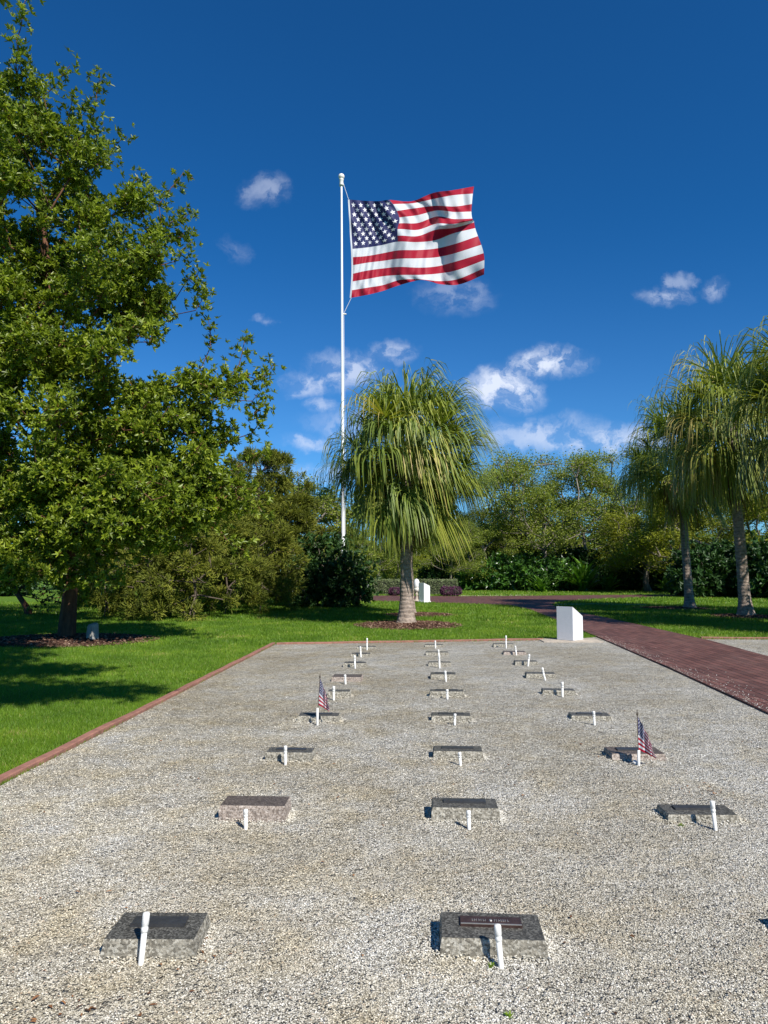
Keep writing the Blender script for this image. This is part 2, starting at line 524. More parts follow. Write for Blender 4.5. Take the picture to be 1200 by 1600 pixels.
sheet('lawn', [(-400, -60), (400, -60), (400, 700), (-400, 700)], 0, M['lawn'])
XL = -3.14
cL, cR = G(430, 1008), G(872, 1001)
pathL = [G(932, 996), G(1050, 1048), G(1200, 1118)]
bed = [(XL, -5), (XL, 6), (cL[0], cL[1]), (cR[0], cR[1]), tuple(pathL[0][:2]), tuple(pathL[1][:2]), tuple(pathL[2][:2]), (3.72, -5)]
sheet('gravel_bed', bed, 0.012, M['gravel'])
prn = G(1200, 1028)
bed2 = [tuple(prn[:2]), tuple(G(1092, 999.5)[:2]), (16, 16.8), (16, -5), (6.35, -5)]
sheet('gravel_bed', bed2, 0.012, M['gravel'])

# path and cross road as one paved outline
out = [(3.72, -5), pathL[2], pathL[1], pathL[0], G(860, 966), G(830, 954), G(798, 946.5), G(740, 944), G(690, 942.5), G(640, 941), G(560, 939.5), G(480, 938.5),
       G(480, 930.5), G(560, 931), G(640, 931.8), G(720, 932.4), G(800, 932), G(880, 931), G(960, 930.2), G(1060, 929.6),
       G(1060, 932), G(1000, 933.8), G(940, 936), G(895, 938.5), G(872, 941), G(862, 945), G(872, 951), G(900, 957), G(945, 966), G(1000, 978), G(1110, 1003), prn, (6.35, -5)]
sheet('brick_path', [(p[0], p[1]) for p in out], 0.035, M['brick'], thick=0.05)

def strip(name, pts, wdt, z0, z1, mat, bevel=.008, wob=0.0):
    """a kerb-like strip along pts"""
    P = np.array([[p[0], p[1]] for p in pts], float)
    # resample
    seg = np.linalg.norm(np.diff(P, axis=0), axis=1); L = seg.sum()
    n = max(2, int(L / .35))
    cum = np.concatenate([[0], np.cumsum(seg)])
    t = np.linspace(0, L, n)
    Q = np.stack([np.interp(t, cum, P[:, 0]), np.interp(t, cum, P[:, 1])], 1)
    d = np.gradient(Q, axis=0); d /= np.linalg.norm(d, axis=1, keepdims=True)
    nrm = np.stack([-d[:, 1], d[:, 0]], 1)
    rs = np.random.RandomState(3)
    Q = Q + nrm * rs.randn(n, 1) * wob
    prof = [(-.5, z0), (-.5, z1 - bevel), (-.5 + bevel / wdt, z1), (.5 - bevel / wdt, z1), (.5, z1 - bevel), (.5, z0)]
    V, F_ = [], []
    for i in range(n):
        dz = rs.randn() * wob * .6
        for (a, z) in prof:
            V.append((Q[i, 0] + nrm[i, 0] * a * wdt, Q[i, 1] + nrm[i, 1] * a * wdt, z + (dz if z > z0 else 0)))
    k = len(prof)
    for i in range(n - 1):
        for a in range(k - 1):
            F_.append((i * k + a, i * k + a + 1, (i + 1) * k + a + 1, (i + 1) * k + a))
    bm = bmesh.new()
    vs = [bm.verts.new(v) for v in V]
    for f in F_: bm.faces.new([vs[i] for i in f])
    bm.faces.new([vs[i] for i in range(k)]); bm.faces.new([vs[(n - 1) * k + i] for i in range(k)])
    bmesh.ops.recalc_face_normals(bm, faces=bm.faces[:])
    return link(name, bm_mesh(name, bm, [mat]))

EG = 'low terracotta edging strips around the gravel beds'
tag(strip('bed_edging', [(XL - .05, -4), (XL - .05, 6), (cL[0] - .05, cL[1] + .09)], .08, -.02, .05, M['curb'], wob=.004),
    'long reddish terracotta edging between the left lawn and the gravel', 'edging', EG)
tag(strip('bed_edging', [(cL[0] + .02, cL[1] + .05), (cR[0] - .35, cR[1] + .05)], .10, -.02, .05, M['curb'], wob=.004),
    'reddish edging along the far end of the gravel in front of the palm', 'edging', EG)
b2 = G(1090, 998.5)
tag(strip('bed_edging', [(b2[0] + .1, b2[1] + .05), (16, 16.9)], .10, -.02, .05, M['curb'], wob=.004),
    'reddish edging behind the small gravel bed right of the brick path', 'edging', EG)
bo = [(x[0] + .10, x[1]) for x in [(3.72, -5), pathL[2], pathL[1], pathL[0]]]
o = strip('path_border', bo, .19, .02, .0385, M['brick'], .004)
o['kind'] = 'structure'
o = strip('path_kerb', [G(868, 945), G(930, 944.2), G(1010, 945.5)], .35, -.01, .03, M['slab'])
o['kind'] = 'structure'
o = strip('path_kerb', [G(700, 931.3), G(760, 931.0), G(830, 930.2)], .5, -.01, .03, M['slab'])
o['kind'] = 'structure'

# ------------------------------------------------------------------ gravel chips, grass, litter
rs = np.random.RandomState(7)
def inpoly(P, poly):
    x, y = P[:, 0], P[:, 1]
    ins = np.zeros(len(P), bool)
    n = len(poly)
    for i in range(n):
        x1, y1 = poly[i][0], poly[i][1]; x2, y2 = poly[(i + 1) % n][0], poly[(i + 1) % n][1]
        c = ((y1 > y) != (y2 > y)) & (x < (x2 - x1) * (y - y1) / (y2 - y1 + 1e-12) + x1)
        ins ^= c
    return ins

def chip_mesh(P, size, rs):
    n = len(P)
    base = np.array([[1, 0, 0], [0, 1, 0], [-1, 0, 0], [0, -1, 0], [0, 0, 1], [0, 0, -1]], float)
    V = base[None] * (.55 + .6 * rs.rand(n, 6, 1))
    V[:, :, 2] *= .55
    # random rotation
    a, b_, c = rs.rand(3, n) * 2 * np.pi
    b_ = (rs.rand(n) - .5) * 1.2
    ca, sa = np.cos(a), np.sin(a)
    x = V[:, :, 0] * ca[:, None] - V[:, :, 1] * sa[:, None]
    y = V[:, :, 0] * sa[:, None] + V[:, :, 1] * ca[:, None]
    z = V[:, :, 2]
    cb, sb = np.cos(b_), np.sin(b_)
    x2 = x * cb[:, None] + z * sb[:, None]; z2 = -x * sb[:, None] + z * cb[:, None]
    V = np.stack([x2, y, z2], -1) * size[:, None, None] + P[:, None, :]
    T = np.array([[0, 1, 4], [1, 2, 4], [2, 3, 4], [3, 0, 4], [1, 0, 5], [2, 1, 5], [3, 2, 5], [0, 3, 5]])
    T = (T[None] + (np.arange(n) * 6)[:, None, None]).reshape(-1, 3)
    return V.reshape(-1, 3), T

n = 300000
yv_ = 2.0 + rs.gamma(2.0, 1.15, n)
p = np.stack([rs.uniform(-1, 1, n) * .62 * yv_, yv_], 1)
p = p[(yv_ < 11)]
p = p[rs.rand(len(p)) < .75]
p = p[inpoly(p, bed)]
pts = np.column_stack([p, np.full(len(p), .0038) + .0006 * np.maximum(0, p[:, 1] - 4)])
size = pts[:, 2] * (.6 + .9 * rs.rand(len(pts)))
P3 = np.column_stack([pts[:, 0], pts[:, 1], .013 + size * .2])
V, T = chip_mesh(P3, size, rs)
tn = np.repeat(np.clip(rs.rand(len(P3)) * .96 + .03, 0, 1), 8)
tag(link('gravel_chips', mesh_np('gravel_chips', V, tris=T, mats=[M['chips']], tint=tn)),
    'loose pale shell and stone gravel covering the memorial bed', 'gravel', kind='stuff')

pathpoly = [(p[0], p[1]) for p in out]
mulch_spots = []          # (cx, cy, rx, ry)
def blades(regions, rs):
    Vs, Ts, tt = [], [], []
    base = 0
    for (x0f, x1f, y0, y1, dn, h, wd) in regions:
        n = int(dn * (y1 - y0) * (abs(x1f(y1) - x0f(y1)) + abs(x1f(y0) - x0f(y0))) / 2)
        y = rs.uniform(y0, y1, n)
        x = x0f(y) + rs.rand(n) * (x1f(y) - x0f(y))
        p = np.stack([x, y], 1)
        ok = ~inpoly(p, bed) & ~inpoly(p, pathpoly) & ~inpoly(p, bed2)
        for (cx, cy, rx, ry) in mulch_spots:
            ok &= ((x - cx) / rx) ** 2 + ((y - cy) / ry) ** 2 > .82 + .2 * rs.rand(n)
        p = p[ok]; n = len(p)
        a = rs.rand(n) * 2 * np.pi
        hh = h * (.6 + .8 * rs.rand(n))
        ww_ = wd * (.7 + .6 * rs.rand(n))
        dx, dy = np.cos(a) * ww_, np.sin(a) * ww_
        lean = rs.randn(n, 2) * .45 * hh[:, None]
        z0 = np.full(n, -.005)
        A = np.column_stack([p[:, 0] - dx, p[:, 1] - dy, z0])
        B = np.column_stack([p[:, 0] + dx, p[:, 1] + dy, z0])
        C = np.column_stack([p[:, 0] + lean[:, 0], p[:, 1] + lean[:, 1], hh])
        Vs.append(np.stack([A, B, C], 1).reshape(-1, 3))
        Ts.append(np.arange(n * 3).reshape(-1, 3) + base); base += n * 3
        patch = .5 + .5 * np.sin(p[:, 0] * 1.7 + 1.3 * np.sin(p[:, 1] * .9)) * np.sin(p[:, 1] * 1.1 + p[:, 0] * .4)
        pn_ = np.array([mnoise.noise(Vector((px_ * .9, py_ * .9, 3.0))) + .5 * mnoise.noise(Vector((px_ * 3.1, py_ * 3.1, 8.0))) for px_, py_ in p])
        tt.append(np.clip(.45 * rs.rand(n) + .18 * patch + .15 + .55 * pn_ + (rs.rand(n) > .975) * .6, 0, 1))
    return np.vstack(Vs), np.vstack(Ts), np.concatenate(tt)

# ------------------------------------------------------------------ mulch
def mulch(name, cx, cy, rx, ry, h, label, seed):
    rs = np.random.RandomState(seed)
    n, m = 40, 9
    V = [(0, 0, h)]
    for j in range(1, m + 1):
        f = j / m
        for i in range(n):
            a = i / n * 2 * math.pi
            k = 1 + .14 * mnoise.noise(Vector((math.cos(a) * 1.6, math.sin(a) * 1.6, seed)))
            z = h * (1 - f * f) + .02 * mnoise.noise(Vector((math.cos(a) * f * 6, math.sin(a) * f * 6, seed + 4))) - (.012 if j == m else 0) + .012
            V.append((math.cos(a) * rx * f * k, math.sin(a) * ry * f * k, z))
    T = [(0, 1 + i, 1 + (i + 1) % n) for i in range(n)]
    Q = [(1 + (j - 1) * n + i, 1 + j * n + i, 1 + j * n + (i + 1) % n, 1 + (j - 1) * n + (i + 1) % n) for j in range(1, m) for i in range(n)]
    # wood chips
    k = int(rx * ry * 900)
    r_ = np.sqrt(rs.rand(k)) * 1.12; a = rs.rand(k) * 2 * np.pi
    P = np.column_stack([np.cos(a) * r_ * rx, np.sin(a) * r_ * ry, np.clip(h * (1 - r_ * r_), 0, 9) + .022])
    CV, CT = chip_mesh(P, .022 + .03 * rs.rand(k), rs)
    nb = len(V)
    Vall = np.vstack([np.array(V), CV])
    Tall = np.vstack([np.array(T), CT + nb])
    tint = np.concatenate([np.full(len(Q) + len(T), .25), np.repeat(rs.rand(k), 8)])
    me = mesh_np(name, Vall, quads=np.array(Q), tris=Tall, mats=[M['mulchc']], tint=tint)
    o = link(name, me, loc=(cx, cy, 0))
    tag(o, label, 'mulch', kind='stuff')
    mulch_spots.append((cx, cy, rx, ry))
M['mulchc'] = foliage('bark_mulch_chips', [(0, (.03, .014, .010)), (.5, (.095, .05, .034)), (.9, (.18, .11, .075)), (1, (.34, .25, .18))], rough=.9, spec=.1, trans=0.02, tcol=(1, 1, 1))

TB = G(100, 1000)            # big tree base
PA = G(635, 976)             # front palm base
PB = G(642, 961)             # palm right behind it
PC = G(1078, 951)
PD = G(1166, 964)
mulch('mulch_ring', PA[0] + .05, PA[1] - .25, 1.45, 1.6, .05, 'reddish bark mulch around the foot of the central palm', 1)
mulch('mulch_ring', PB[0] + .3, PB[1] - .1, 1.25, 1.2, .06, 'thin bark mulch around the foot of the second palm behind', 2)
mulch('mulch_ring', TB[0] + .1, TB[1] - .1, 1.9, 1.5, .08, 'brown mulch mound round the reddish trunk of the big left tree', 3)
mulch('mulch_ring', PD[0], PD[1], 1.1, 1.4, .05, 'dark mulch at the foot of the far right palm', 4)
mulch('mulch_ring', PC[0] - .7, PC[1], 1.5, 1.3, .05, 'brown mulch left of the slimmer right palm trunk', 5)
fm = G(915, 919.5)
mulch('mulch_bed', fm[0] + 6, fm[1] + 1, 12, 2.5, .10, 'reddish mulch bed under the far shrubs beyond the road', 6)

fl = lambda k: (lambda y: k * y)
reg = [(lambda y: -.63 * y, lambda y: np.full_like(np.asarray(y, float), XL), 5.2, 10, 5200, .034, .003),
       (lambda y: -.63 * y, lambda y: np.full_like(np.asarray(y, float), XL + .1), 10, 15.2, 2300, .040, .0045),
       (lambda y: -.63 * y, lambda y: .55 * y, 15.2, 23, 800, .048, .008),
       (lambda y: -.63 * y, lambda y: .55 * y, 23, 36, 260, .075, .014),
       (lambda y: -.35 * y, lambda y: .55 * y, 36, 62, 60, .09, .03)]
V, T, tt = blades(reg, rs)
print('grass', len(T))
tag(link('grass', mesh_np('grass', V, tris=T, mats=[M['grass']], tint=tt)), 'short bright green mown grass of the lawns', 'grass', kind='stuff')

# fallen leaves
def leafset(C, D, N, L, W, fold=.25, curl=0.0):
    """elliptic leaves: base C, axis D, normal N (unit), 2 quads each"""
    S = np.cross(D, N)
    L = L[:, None]; W = W[:, None]
    up = N * W * fold
    b0 = C
    l1 = C + D * L * .34 + S * W * .46 + up
    l2 = C + D * L * .70 + S * W * .40 + up - N * L * curl
    tp = C + D * L - N * L * curl * 2
    r2 = C + D * L * .70 - S * W * .40 + up - N * L * curl
    r1 = C + D * L * .34 - S * W * .46 + up
    V = np.stack([b0, l1, l2, tp, r2, r1], 1).reshape(-1, 3)
    n = len(C)
    i = (np.arange(n) * 6)[:, None]
    Q = np.stack([i + np.array([[0, 1, 2, 3]]), i + np.array([[0, 3, 4, 5]])], 1).reshape(-1, 4)
    return V, Q

n = 230
y = 2.2 + 14 * rs.rand(n) ** 1.6
x = (rs.rand(n) - .5) * 1.1 * y
p = np.stack([x, y], 1)
cl = np.array([G(1100, 1240)[:2]]) + rs.randn(26, 2) * [.10, .09]
cl2 = np.array([G(115, 1585)[:2]]) + rs.randn(14, 2) * [.12, .05]
cl3 = np.array([G(310, 1500)[:2]]) + rs.randn(16, 2) * [.05, .08]
p = np.vstack([p[inpoly(p, bed)], cl, cl2, cl3])
n = len(p)
a = rs.rand(n) * 6.28
D = norm(np.column_stack([np.cos(a), np.sin(a), rs.randn(n) * .15]))
N = norm(np.cross(D, np.cross(np.array([[0, 0, 1.]]) + rs.randn(n, 3) * .25, D)))
V, Q = leafset(np.column_stack([p, np.full(n, .022)]), D, N, .012 + .024 * rs.rand(n), .006 + .009 * rs.rand(n), .3)
tag(link('fallen_leaves', mesh_np('fallen_leaves', V, quads=Q, mats=[M['drop']], tint=np.repeat(rs.rand(n), 2))),
    'dry brown leaves and bark bits scattered over the gravel', 'leaf litter', kind='stuff')

# ------------------------------------------------------------------ trees
def skeleton(trunk, attr, k_path=.35, maxseg=.6, jit=.06, sag=.0, rs=None):
    nodes = [np.array(p, float) for p in trunk]
    parent = [-1] + list(range(len(trunk) - 1))
    plen = [0.0]
    for i in range(1, len(trunk)):
        plen.append(plen[-1] + np.linalg.norm(nodes[i] - nodes[i - 1]))
    t0 = len(trunk) // 3
    d0 = np.min(np.linalg.norm(attr[:, None, :] - np.array(trunk)[None], axis=2), axis=1)
    order = np.argsort(d0)
    NA = np.zeros((len(trunk) + len(attr) * 12, 3)); PL = np.full(len(NA), 1e9)
    for i, p in enumerate(nodes):
        NA[i] = p; PL[i] = plen[i] if i >= t0 else 1e9
    cnt = len(nodes)
    tips = []
    for ai in order:
        a = attr[ai]
        dv = a - NA[:cnt]
        dist = np.linalg.norm(dv, axis=1)
        cost = dist + k_path * PL[:cnt] + .5 * np.maximum(0, -dv[:, 2])
        j = int(np.argmin(cost))
        L = dist[j]
        ns = max(1, int(L / maxseg))
        prev = j
        side = rs.randn(3) * jit * L
        for s in range(1, ns + 1):
            if cnt >= len(NA): break
            f = s / ns
            p = NA[j] + (a - NA[j]) * f + side * math.sin(f * math.pi) + np.array([0, 0, sag * L * math.sin(f * math.pi)])
            NA[cnt] = p; PL[cnt] = PL[prev] + np.linalg.norm(p - NA[prev])
            parent.append(prev); prev = cnt; cnt += 1
        tips.append(prev)
    NA = NA[:cnt]
    cntd = np.ones(cnt)
    for i in range(cnt - 1, 0, -1):
        if parent[i] >= 0: cntd[parent[i]] += cntd[i] * .55 + .2
    return NA, np.array(parent), np.array(tips), cntd

def wood(name, NA, parent, rad, mats, k=6, minr=0.0):
    idx = np.where((parent >= 0) & (rad > minr))[0]
    A, B = NA[parent[idx]], NA[idx]
    ra = np.minimum(rad[parent[idx]], rad[idx] * 1.35)
    V, Q = tubes(A, B, ra, rad[idx], k)
    return mesh_np(name, V, quads=Q, mats=mats, smooth=True)

def ell_points(ells, n, rs, shell=.55, clump=0):
    """random points in a union of ellipsoids, favouring the outer shell"""
    vol = np.array([e[3] * e[4] * e[5] * (e[6] if len(e) > 6 else 1) for e in ells]); vol /= vol.sum()
    ch = rs.choice(len(ells), n, p=vol)
    E = np.array([e[:6] for e in ells])[ch]
    d = norm(rs.randn(n, 3))
    r = (shell ** 3 + (1 - shell ** 3) * rs.rand(n, 1)) ** (1 / 3.)
    r = np.where(rs.rand(n, 1) < .2, rs.rand(n, 1) ** .5 * shell + .2, r)
    P = E[:, :3] + d * r * E[:, 3:6]
    if clump:
        k = max(4, n // clump)
        c = P[:k]; j = rs.randint(0, k, n)
        rad = (.30 + .30 * rs.rand(k))[j][:, None]
        P = c[j] + norm(rs.randn(n, 3)) * rad * rs.rand(n, 1) ** .4 * [1, 1, .7]
        d = norm(P - c[j] + .3 * d[j])
    return P, d

def whorls(C, out, per, nl, spread, L, W, rs, upb=.35):
    """per rosettes round each point, nl leaves in each"""
    n = len(C)
    RC = np.repeat(C, per, 0) + rs.randn(n * per, 3) * spread
    ax = norm(np.repeat(out, per, 0) * .8 + rs.randn(n * per, 3) * .55 + np.array([[0, 0, upb]]))
    m = len(RC)
    ref = norm(rs.randn(m, 3)); s = norm(np.cross(ax, ref)); t = np.cross(ax, s)
    th = (np.arange(nl)[None, :] / nl * 2 * np.pi) + rs.rand(m, 1) * 6.28 + rs.randn(m, nl) * .25
    el = .15 + rs.rand(m, nl) * 1.1
    rad = np.cos(th)[..., None] * s[:, None] + np.sin(th)[..., None] * t[:, None]
    D = norm(rad * np.cos(el)[..., None] + ax[:, None] * np.sin(el)[..., None])
    N = norm(ax[:, None] - D * np.sum(ax[:, None] * D, -1, keepdims=True) + rs.randn(m, nl, 3) * .15)
    N = norm(N - D * np.sum(N * D, -1, keepdims=True))
    D = D.reshape(-1, 3); N = N.reshape(-1, 3)
    CC = np.repeat(RC, nl, 0)
    k = len(CC)
    V, Q = leafset(CC, D, N, L * (.6 + .6 * rs.rand(k)), W * (.7 + .5 * rs.rand(k)), .22, .05)
    tr = np.repeat(rs.rand(m) * .55, nl) + rs.rand(k) * .35 + (rs.rand(k) > .99) * .5
    return V, Q, np.repeat(np.clip(tr, 0, 1), 2)

def broad_tree(name, loc, trunk, ells, n_attr, label, seed, rtip=.006, leafL=.12, leafW=.05, per=6, nl=7,
               spread=.20, extra=None, mat='leaf', barkm='barkred', group=None, keep=None, rmax=.2, cat='tree', clump=0):
    rs = np.random.RandomState(seed)
    P, d = ell_points(ells, n_attr, rs, clump=clump)
    if extra is not None:
        P = np.vstack([P, extra[0]]); d = np.vstack([d, extra[1]])
    if keep is not None:
        ok = keep(P); P, d = P[ok], d[ok]
    NA, par, tips, cn = skeleton(trunk, P, rs=rs)
    rad = np.minimum(rtip * cn ** .55, rmax)
    nt_ = len(trunk)
    rad[:nt_] = np.maximum(rad[:nt_], np.linspace(rmax, rmax * .35, nt_))
    rad[0] = rmax * 1.35
    root = empty(name, loc)
    off = np.array([loc[0], loc[1], loc[2] if len(loc) > 2 else 0.0])
    tr = link('trunk', wood('trunk', NA - off, par, rad, [M[barkm]]), root)
    out = norm(NA[tips] - NA[np.maximum(par[tips], 0)])
    V, Q, tt = whorls(NA[tips], out, per, nl, spread, leafL, leafW, rs)
    link('crown', mesh_np('crown', V - off, quads=Q, mats=[M[mat]], tint=tt), root)
    print(name, len(NA), len(Q))
    tag(root, label, cat, group)
    return root

# --- the tall tree at the left
def shoots(rs, bases, n=8):
    """upright leafy shoots, each base given as (x, y, z, dx, dz, length)"""
    P, d = [], []
    for (x, y, z, dx, dz, L) in bases:
        k = max(3, int(L / .22))
        dv = np.array([dx, rs.randn() * .15, dz]); dv /= np.linalg.norm(dv)
        for i in range(k):
            P.append(np.array([x, y, z]) + dv * L * (i + 1) / k + rs.randn(3) * .03)
            d.append(dv)
    return np.array(P), np.array(d)

def SP(px, py, Y, px2, py2):         # a shoot between two seen points at distance Y
    a, b = PY(px, py, Y), PY(px2, py2, Y)
    v = b - a
    L = float(np.linalg.norm(v))
    return (a[0], a[1], a[2], v[0] / L, v[2] / L, L)

r0 = np.random.RandomState(5)
sh = [SP(385, 640, 15.6, 428, 565, ), SP(370, 600, 15.8, 380, 520), SP(330, 560, 16, 325, 495), SP(350, 580, 15.5, 408, 590),
      SP(380, 690, 15.4, 415, 650), SP(280, 420, 16, 315, 450), SP(270, 350, 16, 300, 335), SP(240, 330, 16.2, 282, 262),
      SP(180, 330, 16, 215, 275), SP(150, 260, 16, 172, 140), SP(150, 270, 16, 190, 200), SP(105, 200, 15.5, 118, 155), SP(60, 160, 15, 112, 105),
      SP(270, 420, 15.7, 300, 380), SP(20, 110, 14.5, 50, 10), SP(20, 150, 15, 40, 90), SP(300, 500, 15.7, 318, 455),
      SP(390, 720, 15.2, 420, 700), SP(380, 780, 15.0, 412, 800), SP(340, 840, 15, 380, 860), SP(210, 280, 16, 238, 300),
      SP(385, 660, 15.2, 425, 625), SP(120, 190, 15.8, 135, 165), SP(300, 460, 16, 312, 420)]
ex = shoots(r0, sh)
ELL = [(-10.3, 16.2, 12.3, 1.7, 2.2, 3.2), (-9.6, 16.0, 10.0, 2.4, 2.4, 2.6), (-8.6, 16.0, 11.6, 1.2, 1.3, 1.3, 1.5), (-8.3, 15.8, 8.4, 2.6, 2.5, 2.1), (-6.9, 16.0, 9.0, 1.2, 1.4, 1.4),
       (-7.9, 15.8, 5.5, 2.7, 2.8, 2.3), (-5.5, 15.6, 5.0, 1.5, 1.6, 1.6), (-6.2, 15.2, 3.3, 2.3, 2.0, 1.25),
       (-9.8, 15.5, 4.6, 2.8, 2.8, 2.6), (-11.2, 16.0, 8.0, 2.6, 2.6, 3.4), (-8.6, 14.6, 2.9, 2.0, 1.4, 1.2), (-10.8, 15.4, 2.3, 1.7, 1.3, .9, 1.5),
       (-4.9, 15.5, 6.1, .8, .9, .9),
       (-5.2, 15.0, 3.9, 1.3, 1.5, 1.5), (-6.9, 14.6, 3.0, 1.6, 1.2, 1.2), (-4.6, 15.0, 4.6, .75, .9, 1.2),
       (-9.4, 15.0, 2.0, 1.5, 1.0, .65, 2), (-7.3, 14.6, 2.1, 1.6, .9, .7, 4), (-5.5, 14.8, 2.9, 1.3, 1.0, .9, 3), (-6.0, 14.8, 4.0, 1.6, 1.0, 1.2, 2), (-8.6, 14.4, 1.9, 1.2, .8, .6, 3)]
zt = np.linspace(0, 1, 9)
trk = np.column_stack([TB[0] - 1.1 * zt ** 1.5 + .08 * np.sin(zt * 9), TB[1] + .1 + .1 * np.sin(zt * 7), zt * 10.5])
broad_tree('broadleaf_tree', (TB[0], TB[1], 0), trk, ELL, 5400, 'tall glossy-leaved tree with a reddish trunk filling the left side', 11,
           extra=ex, per=7, nl=8, leafL=.128, leafW=.046, rmax=.17, spread=.13, clump=13)

# --- tree standing left of the viewer: its shadow lies on the lawn, its lowest shoots reach into the picture
def keep_out(P):
    inside = (P[:, 1] > .3) & (P[:, 0] > -.60 * P[:, 1] - .3) & (P[:, 2] < 1.6 + .86 * P[:, 1] + .2)
    return ~inside
ell2 = [(.5, 2.4, 7.9, 1.3, .25, .3, 9), (-3.4, 6.4, 9.2, 1.7, .5, .5, 5), (-1.0, 4.2, 7.9, 1.2, .45, .5, 4), (-.6, 2.0, 7.9, 1.2, .6, .5, 4), (-2.6, 5.0, 8.3, 1.2, 1.5, .5, 3), (-2.4, 2.6, 8, 1.4, .8, .5, 2), (-3.9, 3.4, 7.4, 1.6, 1.2, 1.0), (-5.6, 4.4, 6.6, 1.5, 1.5, 1.5), (-2.4, 3.2, 8.0, 1.4, .7, .6), (-5.3, 5.9, 8.2, 1.3, .8, .8), (-5.5, 3.0, 5.4, 1.2, .9, .8)]
t2 = np.column_stack([np.linspace(-6.2, -5.0, 7), np.linspace(2.6, 3.6, 7), np.linspace(0, 7.5, 7)])
broad_tree('broadleaf_tree', (-6.2, 2.6, 0), t2, ell2, 2000, 'near tree just outside the left edge whose shade falls on the lawn', 12,
           per=6, nl=7, leafL=.13, leafW=.055, rmax=.15, spread=.2, keep=keep_out)

# --- low spreading tree behind, far left
lb = G(45, 961)
t3 = np.array([[lb[0], lb[1], 0], [lb[0] - .1, lb[1], .3], [lb[0] - .45, lb[1], .75], [lb[0] - .9, lb[1], 1.3], [lb[0] - 1.3, lb[1], 2.2], [lb[0] - 1.5, lb[1], 3.5]])
broad_tree('broadleaf_tree', (lb[0], lb[1], 0), t3, [(lb[0] - 1, lb[1] + .3, 3.2, 3.6, 2.5, 2.0), (lb[0] + 1.3, lb[1], 1.4, 1.6, 1.2, .9, 1.5), (lb[0] + .3, lb[1] + .3, 1.0, 1.0, .8, .6, 2), (lb[0] - .5, lb[1], 5.5, 3, 2, 1.8)], 380,
           'low dark tree with a leaning trunk seen past the left tree', 13, per=6, nl=6, leafL=.17, leafW=.075, rmax=.12, spread=.28, barkm='barkred', mat='darkleaf')

# --- feathery cedar-like trees and bushes
def spray_tree(name, loc, h, r, n_attr, label, seed, per=16, L=.34, W=.035, mat='cedar', group=None, squash=1.0, low=.08, minr=.007):
    rs = np.random.RandomState(seed)
    npad = int(9 * r * h)
    z = h * (low + (1 - low) * rs.rand(npad))
    a = rs.rand(npad) * 2 * np.pi
    prof = np.sqrt(np.clip(1 - ((z / h - .36) / .66) ** 2, .02, 1))
    lump = 1 + .22 * np.sin(a * 3 + z * 1.3 + seed) + .14 * np.sin(a * 7 - z * 2.1)
    rr = r * prof * lump * (.55 + .42 * rs.rand(npad) ** .5)
    pads = np.column_stack([np.cos(a) * rr, np.sin(a) * rr, z])
    pr_ = .20 + .20 * rs.rand(npad)
    ch = rs.randint(0, npad, n_attr)
    P = pads[ch] + norm(rs.randn(n_attr, 3)) * (pr_[ch] * (.5 + .5 * rs.rand(n_attr)))[:, None] * [1, 1, .75]
    P[:, 2] = np.maximum(P[:, 2], .08)
    padc = pads[ch]
    trunk = np.column_stack([.1 * np.sin(np.linspace(0, 5, 7)), .1 * np.cos(np.linspace(0, 4, 7)), np.linspace(0, h * .85, 7)])
    NA, par, tips, cn = skeleton(trunk, P, k_path=.3, maxseg=.7, rs=rs)
    rad = .006 * cn ** .6
    root = empty(name, loc)
    link('trunk', wood('trunk', NA, par, rad, [M['twig']], 5, minr), root)
    order = P
    out = norm(norm(P - padc) * .9 + norm(padc * [1, 1, 0] + 1e-3) * .5 + np.array([[0, 0, .35]]))
    n = len(order)
    C = np.repeat(order, per, 0) + rs.randn(n * per, 3) * .07
    D = norm(np.repeat(out, per, 0) + rs.randn(n * per, 3) * .5)
    N = norm(rs.randn(n * per, 3)); N = norm(N - D * np.sum(N * D, 1, keepdims=True))
    k = len(C)
    V, Q = leafset(C, D, N, L * (.5 + .8 * rs.rand(k)), W * (.6 + .8 * rs.rand(k)), .1, .1)
    tt = np.repeat(np.clip(np.repeat(rs.rand(n) * .55, per) + rs.rand(k) * .4, 0, 1), 2)
    link('crown', mesh_np('crown', V, quads=Q, mats=[M[mat]], tint=tt), root)
    print(name, len(Q))
    return tag(root, label, 'tree' if h > 2.6 else 'shrub', group)

GC = 'feathery olive cedars behind the left lawn'
cd = [(160, 966, 2.5, 1.25, 'low yellowish feathery cedar bush right beside the big left tree'),
      (235, 968, 2.2, 1.2, 'low feathery olive bush second from the big left tree'),
      (300, 968, 2.9, 1.35, 'rounded feathery bush in the middle of the cedar row'),
      (262, 958, 4.3, 1.9, 'taller feathery cedar standing behind the low olive bushes'),
      (350, 961, 3.4, 1.5, 'feathery cedar with a bare stick showing, left of the white speck'),
      (405, 956, 3.6, 1.7, 'feathery green-brown cedar touching the left side of the dark shrub'),
      (345, 950, 5.6, 2.3, 'tall feathery cedar below the right tip of the left tree'),
      (405, 944, 7.6, 2.5, 'tallest brownish cedar between the left tree and the palm'),
      (180, 950, 5.2, 2.4, 'dark tall cedar partly behind the left tree crown'),
      (455, 946, 5.2, 1.7, 'grey-green cedar rising directly behind the dark shrub')]
for i, (px, py, h, r, lab) in enumerate(cd):
    g = G(px, py)
    spray_tree('cedar_tree' if h > 2.6 else 'cedar_bush', (g[0], g[1], 0), h, r, int(105 * r * h), lab, 30 + i, group=GC,
               per=18, L=.20 if i < 6 else .24, W=.036)

